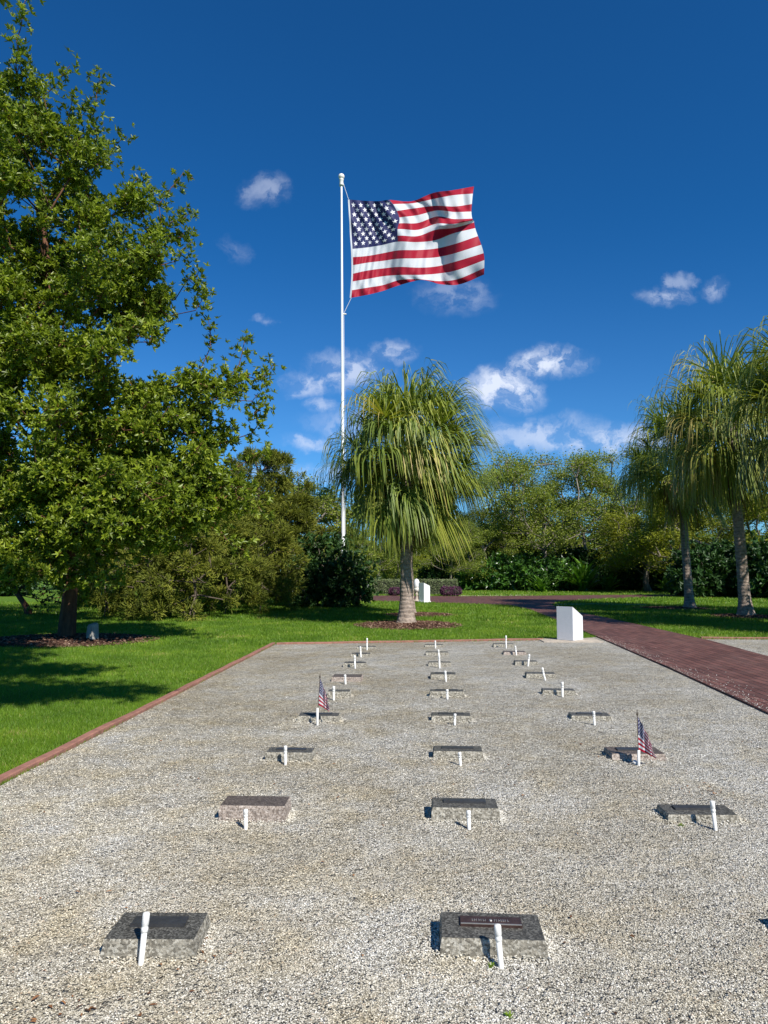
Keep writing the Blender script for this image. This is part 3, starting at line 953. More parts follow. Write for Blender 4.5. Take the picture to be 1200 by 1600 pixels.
# --- live oaks in the distance
def oak(name, loc, h, r, label, seed, n_attr=420, per=34, mat='oakleaf', leaf=.19, group=None, z0f=.30, lean=0.0, thick=.28):
    rs = np.random.RandomState(seed)
    # pads of foliage
    npad = 34
    a = rs.rand(npad) * 2 * np.pi
    u = rs.rand(npad)
    zz = h * (z0f + (0.97 - z0f) * u)
    prof = np.sqrt(np.clip(1 - ((zz / h - .55) / .5) ** 2, .05, 1))
    rr = r * prof * (.35 + .65 * rs.rand(npad) ** .6)
    pads = np.column_stack([np.cos(a) * rr, np.sin(a) * rr * .8, zz])
    pr_ = r * (.14 + .16 * rs.rand(npad))
    ch = rs.randint(0, npad, n_attr)
    d = norm(rs.randn(n_attr, 3)) * (.3 + .7 * rs.rand(n_attr, 1))
    P = pads[ch] + d * np.column_stack([pr_[ch], pr_[ch], pr_[ch] * .5])
    zt_ = np.linspace(0, 1, 6)
    trunk = np.column_stack([lean * zt_ + .15 * np.sin(zt_ * 6), .2 * np.sin(zt_ * 5), zt_ * h * .45])
    allp = np.vstack([pads, P])
    NA, par, tips, cn = skeleton(trunk, allp, k_path=.42, maxseg=1.0, jit=.12, rs=rs)
    rad = np.minimum(.020 * cn ** .58, thick)
    rad[:6] = np.maximum(rad[:6], np.linspace(thick, thick * .6, 6)); rad[0] = thick * 1.4
    root = empty(name, loc)
    link('trunk', wood('trunk', NA, par, rad, [M['bark']], 6, .012), root)
    n = len(tips)
    C = np.repeat(NA[tips], per, 0) + rs.randn(n * per, 3) * np.array([.42, .42, .26]) * (r / 5)
    k = len(C)
    D = norm(rs.randn(k, 3) * [1, 1, .6] + [[0, 0, .25]])
    N = norm(rs.randn(k, 3) * .7 + [[0, 0, 1]]); N = norm(N - D * np.sum(N * D, 1, keepdims=True))
    S = np.cross(D, N)
    Lf = (leaf * (.5 + .7 * rs.rand(k)))[:, None]
    V = np.stack([C, C + D * Lf * .5 + S * Lf * .3, C + D * Lf, C + D * Lf * .5 - S * Lf * .3], 1).reshape(-1, 3)
    Q = np.arange(k * 4).reshape(-1, 4)
    tt = np.clip(np.repeat(rs.rand(n) * .5, per) + rs.rand(k) * .5, 0, 1)
    link('crown', mesh_np('crown', V, quads=Q, mats=[M[mat]], tint=tt), root)
    print(name, k)
    return tag(root, label, 'tree', group)

def place(px, Y):
    r = ray(px, 893)
    return (float(r[0] / r[1] * Y), float(Y), 0.0)

GO = 'spreading live oaks beyond the road'
oakA = oak('oak_tree', place(852, 62), 12.6, 6.6, 'widest live oak with a pale straight trunk, behind the lush dark shrubs', 51, 820, 50, group=GO)
oakB = oak('oak_tree', place(985, 66), 13.2, 6.2, 'live oak with sky gaps and forking limbs, left of the two right palms', 52, 640, 46, group=GO)
oakC = oak('oak_tree', place(1110, 52), 7.6, 5.0, 'yellow-green oak seen between the two right palm trunks', 53, 640, 44, mat='yoakleaf', group=GO, z0f=.25)
oakD = oak('oak_tree', place(480, 44), 7.7, 3.4, 'grey-green oak rising above the dark shrub left of the central palm', 54, 380, 34, group=GO, z0f=.2, thick=.2)
def again(src, loc, rz, sc, label, group=GO):
    c = copy_tree(src)
    c.location = loc
    c.rotation_euler = (0, 0, rz)
    c.scale = (sc, sc, sc)
    c['label'] = label
    if group: c['group'] = group
    return c
again(oakA, place(768, 70), 2.1, .98, 'olive live oak showing just right of the central palm crown')
again(oakB, place(915, 74), 4.0, .98, 'live oak filling the gap between the widest oak and the right palms')
again(oakC, place(1012, 58), 2.5, .92, 'small yellow-green oak just left of the slimmer right palm trunk')
again(oakC, place(1215, 50), 4.4, 1.02, 'yellow-green oak at the right edge behind the thicker palm trunk')
again(oakA, place(1180, 88), 1.2, .9, 'farthest olive oak showing over the yellow-green trees at right')
again(oakB, place(705, 52), 1.0, .42, 'low oak with bare pale limbs behind the white pedestal')
again(oakD, place(620, 62), 2.2, .62, 'low grey oak seen under the skirt of the central palm')
again(oakD, place(560, 55), .7, .66, 'low oak right of the dark shrub beyond the road')
again(oakD, place(760, 60), 3.3, .75, 'short oak just left of the pale straight trunk')
again(oakA, place(330, 62), 3.0, .85, 'big oak hidden behind the cedar row at left')
again(oakB, place(120, 60), 5.0, .9, 'oak glimpsed behind the trunk of the big left tree')
again(oakA, place(-60, 58), .5, .9, 'distant oak at the far left edge')
again(oakC, place(640, 95), 1.7, .85, 'distant yellowish oak behind the central palm trunk')
again(oakC, place(850, 84), 3.9, 1.0, 'yellowish oak seen low through the gap under the widest oak')
again(oakC, place(1020, 88), .3, 1.1, 'distant yellowish tree behind the forking oak')
again(oakA, place(722, 66), 5.1, .60, 'mid-height oak right behind the right side of the central palm')
again(oakD, place(530, 50), 1.9, .98, 'grey-green oak just left of the pole foot behind the dark shrub')
again(oakB, place(592, 60), 2.6, .48, 'low oak between the dark shrub and the central palm trunk')
again(oakA, place(1075, 74), 2.9, .9, 'oak filling the sky gap behind the slimmer right palm')
# off-frame trees to the right that shade the right lawn
again(oakC, (15.6, 19.6, 0), .8, 1.0, 'tree just outside the right edge shading the right lawn', 'oaks outside the right edge')

n = 85000
rs9 = np.random.RandomState(99)
xx = rs9.uniform(-110, 110, n)
top = 7.6 + 1.5 * np.sin(xx * .19) + 1.1 * np.sin(xx * .47 + 1) + .6 * np.sin(xx * 1.3)
zz9 = top * rs9.rand(n) ** .7
C = np.column_stack([xx, 118 + 5 * rs9.rand(n) + 2 * np.sin(xx * .3), zz9])
D = norm(rs9.randn(n, 3)); N = norm(rs9.randn(n, 3)); N = norm(N - D * np.sum(N * D, 1, keepdims=True))
V, Q = leafset(C, D, N, .5 + .5 * rs9.rand(n), .3 + .3 * rs9.rand(n))
tag(link('distant_wood', mesh_np('distant_wood', V, quads=Q, mats=[M['oakleaf']], tint=np.repeat(rs9.rand(n) * .7, 2))),
    'far low line of trees closing the view beyond the oaks', 'wood', kind='stuff')

# --- broadleaf shrubs
def shrub(name, loc, h, rx, ry, n_attr, label, seed, mat='darkleaf', leafL=.2, leafW=.1, per=5, nl=6, spread=.2, group=None, cat='shrub'):
    ells = [(loc[0], loc[1], h * .42, rx, ry, h * .55), (loc[0] - rx * .4, loc[1], h * .3, rx * .6, ry * .8, h * .42), (loc[0] + rx * .4, loc[1], h * .32, rx * .6, ry * .8, h * .42)]
    tk = np.column_stack([np.full(5, loc[0]), np.full(5, loc[1]), np.linspace(0, h * .5, 5)])
    return broad_tree(name, (loc[0], loc[1], 0), tk, ells, n_attr, label, seed, leafL=leafL, leafW=leafW, per=per, nl=nl,
                      spread=spread, mat=mat, barkm='bark', group=group, keep=lambda P: P[:, 2] > .05, rmax=.06, cat=cat)
sb = G(508, 950)
shrub('dark_shrub', (sb[0], sb[1] + .8), 3.35, 2.05, 1.6, 420, 'large round glossy dark shrub between the cedars and the central palm', 61, leafL=.2, leafW=.11, per=5, nl=6)

GS = 'dense dark shrubs under the far oaks'
sA = shrub('evergreen_shrub', place(800, 60), 3.0, 3.2, 1.8, 330, 'dark leafy shrub mass at the foot of the pale straight oak trunk', 62, mat='lushleaf', leafL=.42, leafW=.17, spread=.3, group=GS)
sB = shrub('evergreen_shrub', place(985, 62), 3.5, 3.0, 1.8, 330, 'dark shrub with pale leaf patches left of the slimmer palm trunk', 63, leafL=.34, leafW=.16, spread=.3, group=GS)
again(sA, place(748, 62), 1.3, .95, 'dark green shrub mound just right of the purple bushes', GS)
again(sA, place(862, 59), 3.1, .85, 'lush broad-leaved shrub below the widest oak, beside the spiky plant', GS)
again(sB, place(945, 64), 2.0, 1.0, 'dark shrub directly behind the bright spiky plant', GS)
again(sB, place(1035, 60), 3.0, 1.05, 'very dark shrub reaching behind the slimmer palm trunk', GS)
again(sB, place(1105, 46), .6, 1.0, 'dark glossy hedge shrub between the two right palm trunks', GS)
again(sB, place(1160, 45), 2.6, 1.0, 'dark glossy shrub behind the foot of the thicker right palm', GS)
again(sB, place(1215, 44), 4.1, 1.0, 'dark shrub cut by the right edge behind the palms', GS)
again(sB, place(900, 68), 4.6, 1.1, 'shaded shrub under the oaks above the spiky plant', GS)
again(sB, place(820, 70), 5.3, 1.15, 'shaded shrub behind the pale straight oak trunk', GS)
again(sB, place(1070, 66), 1.5, 1.15, 'shaded shrub far behind the slimmer palm trunk', GS)
again(sB, place(690, 66), 2.2, .9, 'dark shrub above the clipped hedge right of the white pedestal', GS)
again(sB, place(20, 46), 1.9, .8, 'dark shrub on the far side of the left lawn', GS)
again(sB, place(-40, 48), 3.9, .9, 'dark shrub at the far left edge of the lawn', GS)

# strap-leaved plants
def strap_plant(name, loc, n, L, W, label, seed, mat='lushleaf'):
    rs = np.random.RandomState(seed)
    V, Q, tt = [], [], []
    b = 0
    for i in range(n):
        a = rs.rand() * 6.28; el = R(30 + 55 * rs.rand()); l = L * (.6 + .5 * rs.rand())
        p = np.array([rs.randn() * .15, rs.randn() * .15, .05]) * min(1, L / 1.5)
        s = np.array([-math.sin(a), math.cos(a), 0])
        k = 7
        for j in range(k):
            f = j / (k - 1)
            ww_ = W * math.sin(math.pi * min(.97, f * .85 + .12))
            V += [p - s * ww_, p + s * ww_]
            e = el - f * f * 1.5
            p = p + np.array([math.cos(a) * math.cos(e), math.sin(a) * math.cos(e), math.sin(e)]) * l / (k - 1)
            if j < k - 1:
                Q.append((b + 2 * j, b + 2 * j + 1, b + 2 * j + 3, b + 2 * j + 2)); tt.append(.45 + .5 * rs.rand())
        b += 2 * k
    return tag(link(name, mesh_np(name, np.array(V), quads=np.array(Q), mats=[M[mat]], tint=tt), loc=loc), label, 'plant', 'strap-leaved plants under the oaks')
strap_plant('spiky_plant', place(912, 57), 90, 3.4, .11, 'bright strap-leaved spiky plant beyond the road', 71)
strap_plant('spiky_plant', place(950, 58), 45, 2.0, .10, 'smaller strap-leaved plant right of the bright spiky one', 72)
strap_plant('spiky_plant', place(845, 56), 45, 1.7, .12, 'low broad strap-leaved clump at the foot of the lush shrubs', 73)
strap_plant('spiky_plant', place(1040, 56), 36, 1.6, .13, 'pale-leaved plant in the mulch left of the slimmer palm', 74)

# clipped hedge and purple bushes
def clump_box(name, loc, sx_, sy_, h, n, mat, leaf, label, cat, group, round_=False, seed=1):
    rs = np.random.RandomState(seed)
    p = (rs.rand(n, 3) - .5)
    ax = rs.randint(0, 3, n)
    p[np.arange(n), ax] = np.sign(p[np.arange(n), ax]) * (.5 - .06 * rs.rand(n))
    if round_:
        p = norm(p) * .5 * (.85 + .2 * rs.rand(n, 1))
    P = p * [sx_, sy_, h] + [0, 0, h * .5]
    P = P + rs.randn(n, 3) * .025
    P[:, 2] = np.maximum(P[:, 2], .02)
    D = norm(rs.randn(n, 3) + [[0, 0, .6]]); N = norm(rs.randn(n, 3)); N = norm(N - D * np.sum(N * D, 1, keepdims=True))
    V, Q = leafset(P, D, N, leaf * (.6 + .6 * rs.rand(n)), leaf * .45 * (.7 + .5 * rs.rand(n)), .2)
    # an inner woody mass
    bm = bmesh.new()
    if round_:
        bmesh.ops.create_icosphere(bm, subdivisions=3, radius=.46)
        for v in bm.verts: v.co = Vector((v.co.x * sx_, v.co.y * sy_, v.co.z * h + h * .5))
    else:
        box_bm(bm, 0, 0, h * .49, sx_ * .93, sy_ * .9, h * .9, .03)
    root = empty(name, loc)
    link('twig_core', bm_mesh('twig_core', bm, [M['twigcore']]), root)
    link('foliage', mesh_np('foliage', V, quads=Q, mats=[M[mat]], tint=np.repeat(rs.rand(n), 2)), root)
    return tag(root, label, cat, group)
M['twigcore'] = simple('dark_twigs', (.035, .04, .02), .9, .4, 15, bump=.6)
GH = 'clipped grey-green hedges behind the road'
h1 = place(606, 49); h2 = place(691, 49)
clump_box('clipped_hedge', h1, 2.1, 1.0, 1.0, 5200, 'clipped', .11, 'low clipped hedge left of the central palm trunk', 'hedge', GH, seed=81)
clump_box('clipped_hedge', h2, 2.0, 1.0, 1.0, 5200, 'clipped', .11, 'low clipped hedge right of the white pedestal, behind purple bushes', 'hedge', GH, seed=82)
clump_box('clipped_hedge', place(648, 50), 1.6, 1.0, 1.0, 3800, 'clipped', .11, 'low clipped hedge hidden mostly by the central palm trunk', 'hedge', GH, seed=83)
GP = 'round purple bushes in front of the hedge'
clump_box('purple_bush', place(617, 46.5), .85, .7, .55, 1500, 'purple', .10, 'purple bush left of the central palm trunk', 'bush', GP, True, 84)
clump_box('purple_bush', place(697, 46.0), .8, .7, .62, 1500, 'purple', .10, 'purple bush nearest the white pedestal on its right', 'bush', GP, True, 85)
clump_box('purple_bush', place(711, 46.2), .85, .7, .60, 1500, 'purple', .10, 'rightmost of the purple bushes by the hedge', 'bush', GP, True, 86)

# ------------------------------------------------------------------ palms
def palm(name, loc, heart, lean_pts, label, seed, sc=1.0, nf=70, r0=.21, rtop=.15, wind=.12, dead=9, group='fan palms with drooping leaflets', petb=1.0, hang=1.0):
    """loc base; heart = height of the crown's centre; lean_pts offset of heart in x,y"""
    rs = np.random.RandomState(seed)
    root = empty(name, (loc[0], loc[1], 0))
    n = 40
    t = np.linspace(0, 1, n)
    P = np.column_stack([lean_pts[0] * t, lean_pts[1] * t, t * heart])
    rad = rtop + (r0 - rtop) * (1 - t) + (r0 * .8) * np.exp(-t * heart / .28) + .004 * np.sin(t * heart * 38) * (t < .95)
    rad[-6:] *= np.array([1.2, 1.6, 2.1, 2.4, 2.3, 1.5])
    V, Q, T = polytube(P, rad, 18)
    # roughen
    V = V + norm(V * [1, 1, 0]) * (rs.rand(len(V), 1) - .5) * .014
    link('trunk', mesh_np('trunk', V, quads=Q, tris=T, mats=[M['palmbark']], smooth=True), root)
    H = np.array([lean_pts[0], lean_pts[1], heart])
    VV, QQ, TT = [], [], []; base = 0
    DV, DQ, DT = [], [], []; dbase = 0
    K = 9
    for i in range(nf + dead):
        isdead = i >= nf
        f = min(1.0, max(0.0, (i + rs.randn() * 6) / nf))
        az = i * 2.39996 + rs.randn() * .15
        if isdead:
            el = R(-62 + 10 * rs.randn()); L = sc * (.8 + .4 * rs.rand())
        else:
            el = R(84 - 122 * f ** .95 + 9 * rs.randn()); L = sc * petb * (1.05 + .65 * rs.rand()) * (.95 + .1 * f)
        p = H + np.array([math.cos(az), math.sin(az), 0]) * .12 + np.array([0, 0, .25 - .5 * f])
        pts_ = [p]
        e = el
        bend = .6 + 1.1 * rs.rand()
        for s in range(5):
            d = np.array([math.cos(az) * math.cos(e) + wind * .4, math.sin(az) * math.cos(e), math.sin(e)])
            d /= np.linalg.norm(d)
            p = p + d * L / 5; pts_.append(p)
            e -= R(7 if f < .3 else 9) * bend
        pts_ = np.array(pts_)
        A, B = pts_[:-1], pts_[1:]
        v, q = tubes(A, B, np.linspace(.03, .014, 5) * sc, np.linspace(.026, .011, 5) * sc, 4)
        if isdead:
            DV.append(v); DQ.append(q + dbase); DT.append(np.full(len(q), .5)); dbase += len(v)
        else:
            VV.append(v); QQ.append(q + base); TT.append(np.full(len(q), .8)); base += len(v)
        # fan blade
        side = np.cross(d, [0, 0, 1.0]); side /= np.linalg.norm(side) + 1e-9
        nrm_ = np.cross(side, d)
        ns = 42 if not isdead else 26
        ph = np.linspace(-R(115), R(115), ns) + rs.randn(ns) * .03
        roll = rs.randn() * .35
        dir0 = np.cos(ph)[:, None] * d + np.sin(ph)[:, None] * (side * math.cos(roll) + nrm_ * math.sin(roll)) + nrm_ * .28
        dir0 = norm(dir0 + rs.randn(ns, 3) * .11)
        Ls = hang * sc * (1.5 + .35 * rs.rand()) * (.62 + .38 * np.cos(ph / 1.6)) * (.85 + .25 * rs.rand(ns))
        droop = rs.rand(ns) * .15
        pp = np.repeat(p[None], ns, 0)
        fst = .38 - .26 * min(1, f) + .05 * rs.randn(); gmax = min(1.0, .80 + .25 * f)
        flr = .30 * rs.rand() + .05
        gust = np.array([wind * (.5 + 1.2 * rs.rand()) + flr * math.cos(az), .1 * rs.randn() + flr * math.sin(az), -1.0])
        wd0 = sc * .022 * (.7 + .6 * rs.rand(ns))
        ring = []
        for k in range(K):
            t_ = k / (K - 1)
            g = np.clip((t_ - fst + droop) / .55, 0, 1); g = g * g * (3 - 2 * g) * gmax
            dir0 = norm(dir0 + rs.randn(ns, 3) * .05)
            dk = norm(dir0 * (1 - g)[:, None] * 1.0 + gust[None] * (g * .98 + .03)[:, None])
            wk = wd0 * (np.interp(t_, [0, .12, .45, .8, 1], [.35, 1, .85, .5, .08]))
            sv = norm(np.cross(dk, nrm_[None] + rs.randn(ns, 3) * .12 + np.array([[math.cos(az) * .5, math.sin(az) * .5, .0]]) * g[:, None]))
            ring.append(np.stack([pp - sv * wk[:, None], pp + sv * wk[:, None]], 1))
            pp = pp + dk * (Ls / (K - 1))[:, None]
        ring = np.stack(ring, 1)                      # ns,K,2,3
        v = ring.reshape(-1, 3)
        ii = (np.arange(ns) * K * 2)[:, None] + (np.arange(K - 1) * 2)[None]
        q = np.stack([ii, ii + 1, ii + 3, ii + 2], -1).reshape(-1, 4)
        tint = np.repeat(np.clip(rs.rand() * .5 + rs.rand(ns) * .32 + .10 * f + .06, 0, 1), K - 1)
        tint = np.clip(tint + np.tile(np.linspace(0, .1, K - 1), ns), 0, 1)
        if rs.rand() < .1: tint = np.clip(tint + .25, 0, 1)
        if isdead:
            DV.append(v); DQ.append(q + dbase); DT.append(tint); dbase += len(v)
        else:
            VV.append(v); QQ.append(q + base); TT.append(tint); base += len(v)
    link('crown', mesh_np('crown', np.vstack(VV), quads=np.vstack(QQ), mats=[M['palm']], tint=np.concatenate(TT)), root)
    link('dead_fronds', mesh_np('dead_fronds', np.vstack(DV), quads=np.vstack(DQ), mats=[M['deadpalm']], tint=np.concatenate(DT)), root)
    print(name, sum(len(q) for q in QQ))
    return tag(root, label, 'palm tree', group)

palm('palm_tree', PA, 5.15, (.02, .05), 'full drooping fan palm standing in front of the flagpole', 91, sc=1.05, hang=1.0, petb=1.06, dead=16, nf=96, r0=.2, rtop=.17)
palm('palm_tree', PB, 4.9, (-.15, .1), 'second fan palm hidden right behind the central one', 92, sc=.82, nf=56, r0=.14, rtop=.12)
palm('palm_tree', PC, 6.6, (-.25, .0), 'slimmer shaded fan palm, left of the pair at right', 93, sc=1.08, hang=1.12, nf=54, r0=.175, rtop=.14)
palm('palm_tree', PD, 7.0, (-.28, .0), 'thicker grey-trunked fan palm near the right edge', 94, sc=1.08, hang=1.2, nf=60, r0=.20, rtop=.15)
palm('palm_tree', (11.1, 19.3), 6.1, (.0, .0), 'fan palm just outside the right edge, its fronds reaching in', 95, sc=1.15, nf=60, r0=.22, rtop=.17)
again(bpy.data.objects['palm_tree.004'], (16.6, 23.4, 0), 1.0, 1.35, 'tall fan palm outside the right edge shading the slimmer palm', 'fan palms with drooping leaflets')

# ------------------------------------------------------------------ flag geometry
def star_poly(cx, cy, r, rot=0.0):
    p = []
    for i in range(10):
        a = math.pi / 2 + rot + i * math.pi / 5
        rr = r if i % 2 == 0 else r * .40
        p.append((cx + rr * math.cos(a), cy + rr * math.sin(a)))
    return p

def flag_mesh(name, pos, aspect, nu=96, sub=4, star_off=.006):
    """pos(u, v) -> 3-D point; u along the fly 0..1, v down the hoist 0..1"""
    nv = 13 * sub
    us = np.linspace(0, 1, nu + 1); vs_ = np.linspace(0, 1, nv + 1)
    V = np.array([pos(u, v) for v in vs_ for u in us])
    W = nu + 1
    Q, MI = [], []
    for j in range(nv):
        st = j // sub
        for i in range(nu):
            Q.append((j * W + i, j * W + i + 1, (j + 1) * W + i + 1, (j + 1) * W + i))
            if st < 7 and (i + .5) / nu < .40: MI.append(2)
            else: MI.append(0 if st % 2 == 0 else 1)
    T = []
    SV = []
    nb = len(V)
    # stars, on both faces of the cloth
    for row in range(9):
        cnt = 6 if row % 2 == 0 else 5
        for c in range(cnt):
            cu = (.4 / 12) * (1 + 2 * c + (row % 2)); cvv = (7 / 13) * (row + 1) / 10
            pl = star_poly(0, 0, 1)
            ctr = np.array(pos(cu, cvv))
            e = 1e-3
            nn = np.cross(np.array(pos(cu + e, cvv)) - ctr, np.array(pos(cu, cvv + e)) - ctr); nn /= np.linalg.norm(nn)
            for sgn in (1, -1):
                b0 = nb + len(SV)
                SV.append(ctr + nn * star_off * sgn)
                rv = .0308
                for (x, y_) in pl:
                    q = np.array(pos(cu + x * rv / aspect, cvv - y_ * rv))
                    SV.append(q + nn * star_off * sgn)
                for k in range(10):
                    T.append((b0, b0 + 1 + k, b0 + 1 + (k + 1) % 10))
    Vall = np.vstack([V, np.array(SV)])
    MI = MI + [3] * len(T)
    me = mesh_np(name, Vall, quads=np.array(Q), tris=np.array(T), mats=[M['f_red'], M['f_white'], M['f_blue'], M['f_star']], matidx=MI, smooth=False)
    sm = np.array([True] * len(Q) + [False] * len(T))
    me.polygons.foreach_set('use_smooth', sm)
    return me

# big flag: control grid in metres taken from how it flies
FY = 36.0
_p0, _p1 = PY(536, 840, FY), PY(533.5, 285, FY)
_lean = (_p1[0] - _p0[0]) / (_p1[2] - _p0[2])
pole_b = (float(_p0[0] - _lean * _p0[2]), FY, 0.0)
_q0, _q1, _q2 = PY(545, 312, FY), PY(545, 465, FY), PY(755, 400, FY)
scz = (_q0[2] - _q1[2]) / (153 * 4.286)   # metres per drawing unit, up and along
scx = (_q2[0] - PY(545, 400, FY)[0]) / (210 * 4.286)
ucol = [0, .13, .27, .40, .55, .70, .85, 1.0]
bx = {  # x position of each column, for boundary rows 0, 7, 13
    0: [190, 285, 380, 462, 610, 760, 890, 1030],
    3: [200, 300, 405, 528, 650, 780, 900, 1012],
    5: [205, 305, 405, 516, 650, 780, 890, 1026],
    7: [212, 305, 405, 518, 650, 770, 890, 1036],
    10: [216, 310, 415, 525, 660, 780, 905, 1090],
    13: [205, 315, 420, 540, 680, 800, 930, 1092]}
by = {
    0: [222, 232, 238, 232, 245, 192, 178, 157],
    1: [272, 278, 278, 262, 258, 232, 212, 205],
    2: [320, 322, 325, 308, 292, 280, 288, 275],
    3: [368, 368, 370, 352, 340, 312, 325, 325],
    4: [415, 415, 415, 392, 392, 352, 372, 372],
    5: [462, 460, 455, 430, 438, 400, 405, 384],
    6: [508, 504, 498, 474, 480, 440, 432, 398],
    7: [555, 548, 535, 514, 520, 510, 468, 436],
    8: [610, 605, 590, 572, 573, 566, 540, 490],
    9: [664, 650, 640, 628, 628, 624, 600, 548],
    10: [720, 702, 690, 682, 690, 684, 655, 604],
    11: [772, 758, 742, 736, 738, 732, 712, 650],
    12: [830, 815, 800, 768, 768, 782, 770, 702],
    13: [880, 862, 838, 800, 772, 802, 806, 745]}
rows_x = sorted(bx)
def catmull(xs, ys, x):
    xs = list(xs); ys = list(ys)
    i = max(0, min(len(xs) - 2, int(np.searchsorted(xs, x) - 1)))
    t = (x - xs[i]) / (xs[i + 1] - xs[i])
    def m(k):
        if k <= 0: return (ys[1] - ys[0]) / (xs[1] - xs[0])
        if k >= len(xs) - 1: return (ys[-1] - ys[-2]) / (xs[-1] - xs[-2])
        return (ys[k + 1] - ys[k - 1]) / (xs[k + 1] - xs[k - 1])
    h = xs[i + 1] - xs[i]
    m0, m1 = m(i) * h, m(i + 1) * h
    return (2 * t**3 - 3 * t**2 + 1) * ys[i] + (t**3 - 2 * t**2 + t) * m0 + (-2 * t**3 + 3 * t**2) * ys[i + 1] + (t**3 - t**2) * m1

FZ0 = PY(548, 465.3, FY)[2]
def bigflag(u, v):
    u = min(max(u, 0), 1); v = min(max(v, 0), 1)
    X = catmull(rows_x, [catmull(ucol, bx[r], u) for r in rows_x], v * 13)
    Z = catmull(range(14), [catmull(ucol, by[r], u) for r in range(14)], v * 13)
    # waves of the cloth, running down and outwards
    amp = .10 + .42 * min(1, u * 1.6)
    yv = amp * math.sin(2 * math.pi * (u * 2.1 - v * .45) + .4) * .52
    yv += .14 * math.sin(2 * math.pi * (u * 4.6 + v * 1.1)) * (.3 + u)
    yv += .07 * math.sin(2 * math.pi * (u * 9 - v * 2.6 + .2)) * (.5 + .5 * math.sin(v * 7))
    yv += .035 * math.sin(2 * math.pi * (u * 17 + v * 3.3)) * math.exp(-((v - .75) / .3) ** 2) * (1 - u)
    fold = math.exp(-((v - .40 + (u - .8) * .35) / .07) ** 2) * min(1, max(0, (u - .45) * 3))
    yv -= .34 * fold
    yv *= 1.25
    x, z = (X - 142) * scx, (880 - Z) * scz
    return (x + yv * (pole_b[0] + x) / FY, yv, z + yv * (z + FZ0 - 1.6) / FY)

fz = FZ0
polez = PY(534, 281, FY)[2]
root = empty('flagpole', pole_b)
root.rotation_euler = (0, math.atan(_lean), 0)
nseg = 30
t = np.linspace(0, 1, nseg)
V, Q, T = polytube(np.column_stack([0 * t, 0 * t, t * polez]), .098 - .045 * t, 20)
link('shaft', mesh_np('shaft', V, quads=Q, tris=T, mats=[M['pole']], smooth=True), root)
V, Q = lathe([(.0, 0), (.11, 0), (.115, .08), (.10, .3), (.13, .34), (.12, .38), (.06, .40), (0, .40)], 20)
link('truck', mesh_np('truck', V, quads=Q, mats=[M['gold']], smooth=True), root, loc=(0, 0, polez - .34))
bm = bmesh.new(); bmesh.ops.create_icosphere(bm, subdivisions=3, radius=.165)
link('finial_ball', bm_mesh('finial_ball', bm, [M['gold']], True), root, loc=(0, 0, polez + .18))
hp0 = np.array(bigflag(0, 0)) + [0, 0, fz]
hp1 = np.array(bigflag(0, 1)) + [0, 0, fz]
def rope_pts(a, b, n=12, bow=0.0):
    return np.array([a + (b - a) * k / (n - 1) + np.array([bow * math.sin(math.pi * k / (n - 1)), 0, 0]) for k in range(n)])
V1, Q1, T1 = polytube(rope_pts(np.array([.07, 0, polez - .1]), hp0), .012, 5)
V2, Q2, T2 = polytube(rope_pts(hp1, np.array([.09, 0, fz - .85])), .012, 5)
V3, Q3, T3 = polytube(rope_pts(np.array([.10, 0, fz - .9]), np.array([.12, 0, 1.3]), 20, .02), .008, 5)
VV = np.vstack([V1, V2, V3]); QQ = np.vstack([Q1, Q2 + len(V1), Q3 + len(V1) + len(V2)])
link('halyard', mesh_np('halyard', VV, quads=QQ, mats=[M['rope']]), root)
bm = bmesh.new(); box_bm(bm, .12, 0, fz - .88, .22, .07, .07, .012)
link('cleat', bm_mesh('cleat', bm, [M['gold']]), root)
V, Q = lathe([(.30, 0), (.32, .05), (.26, .12), (.16, .16), (.13, .2)], 24)
link('base_collar', mesh_np('base_collar', V, quads=Q, mats=[M['pole']], smooth=True), root)
tag(root, 'tall white flagpole with a ball finial rising behind the palm', 'flagpole')

froot = empty('large_flag', (pole_b[0] + _lean * fz, pole_b[1], fz))
link('flag_cloth', flag_mesh('flag_cloth', bigflag, 1.42, 110, 5, .012), froot)
# header band along the hoist
hb = []
for k in range(40):
    v_ = k / 39
    p = np.array(bigflag(0, v_)); hb += [p + [-.085, 0, 0], p + [.0, .0, 0]]
hq = [(2 * k, 2 * k + 1, 2 * k + 3, 2 * k + 2) for k in range(39)]
link('hoist_header', mesh_np('hoist_header', np.array(hb), quads=np.array(hq), mats=[M['f_white']]), froot)
tag(froot, 'large red, white and blue stars-and-stripes flag flying from the tall pole', 'flag')

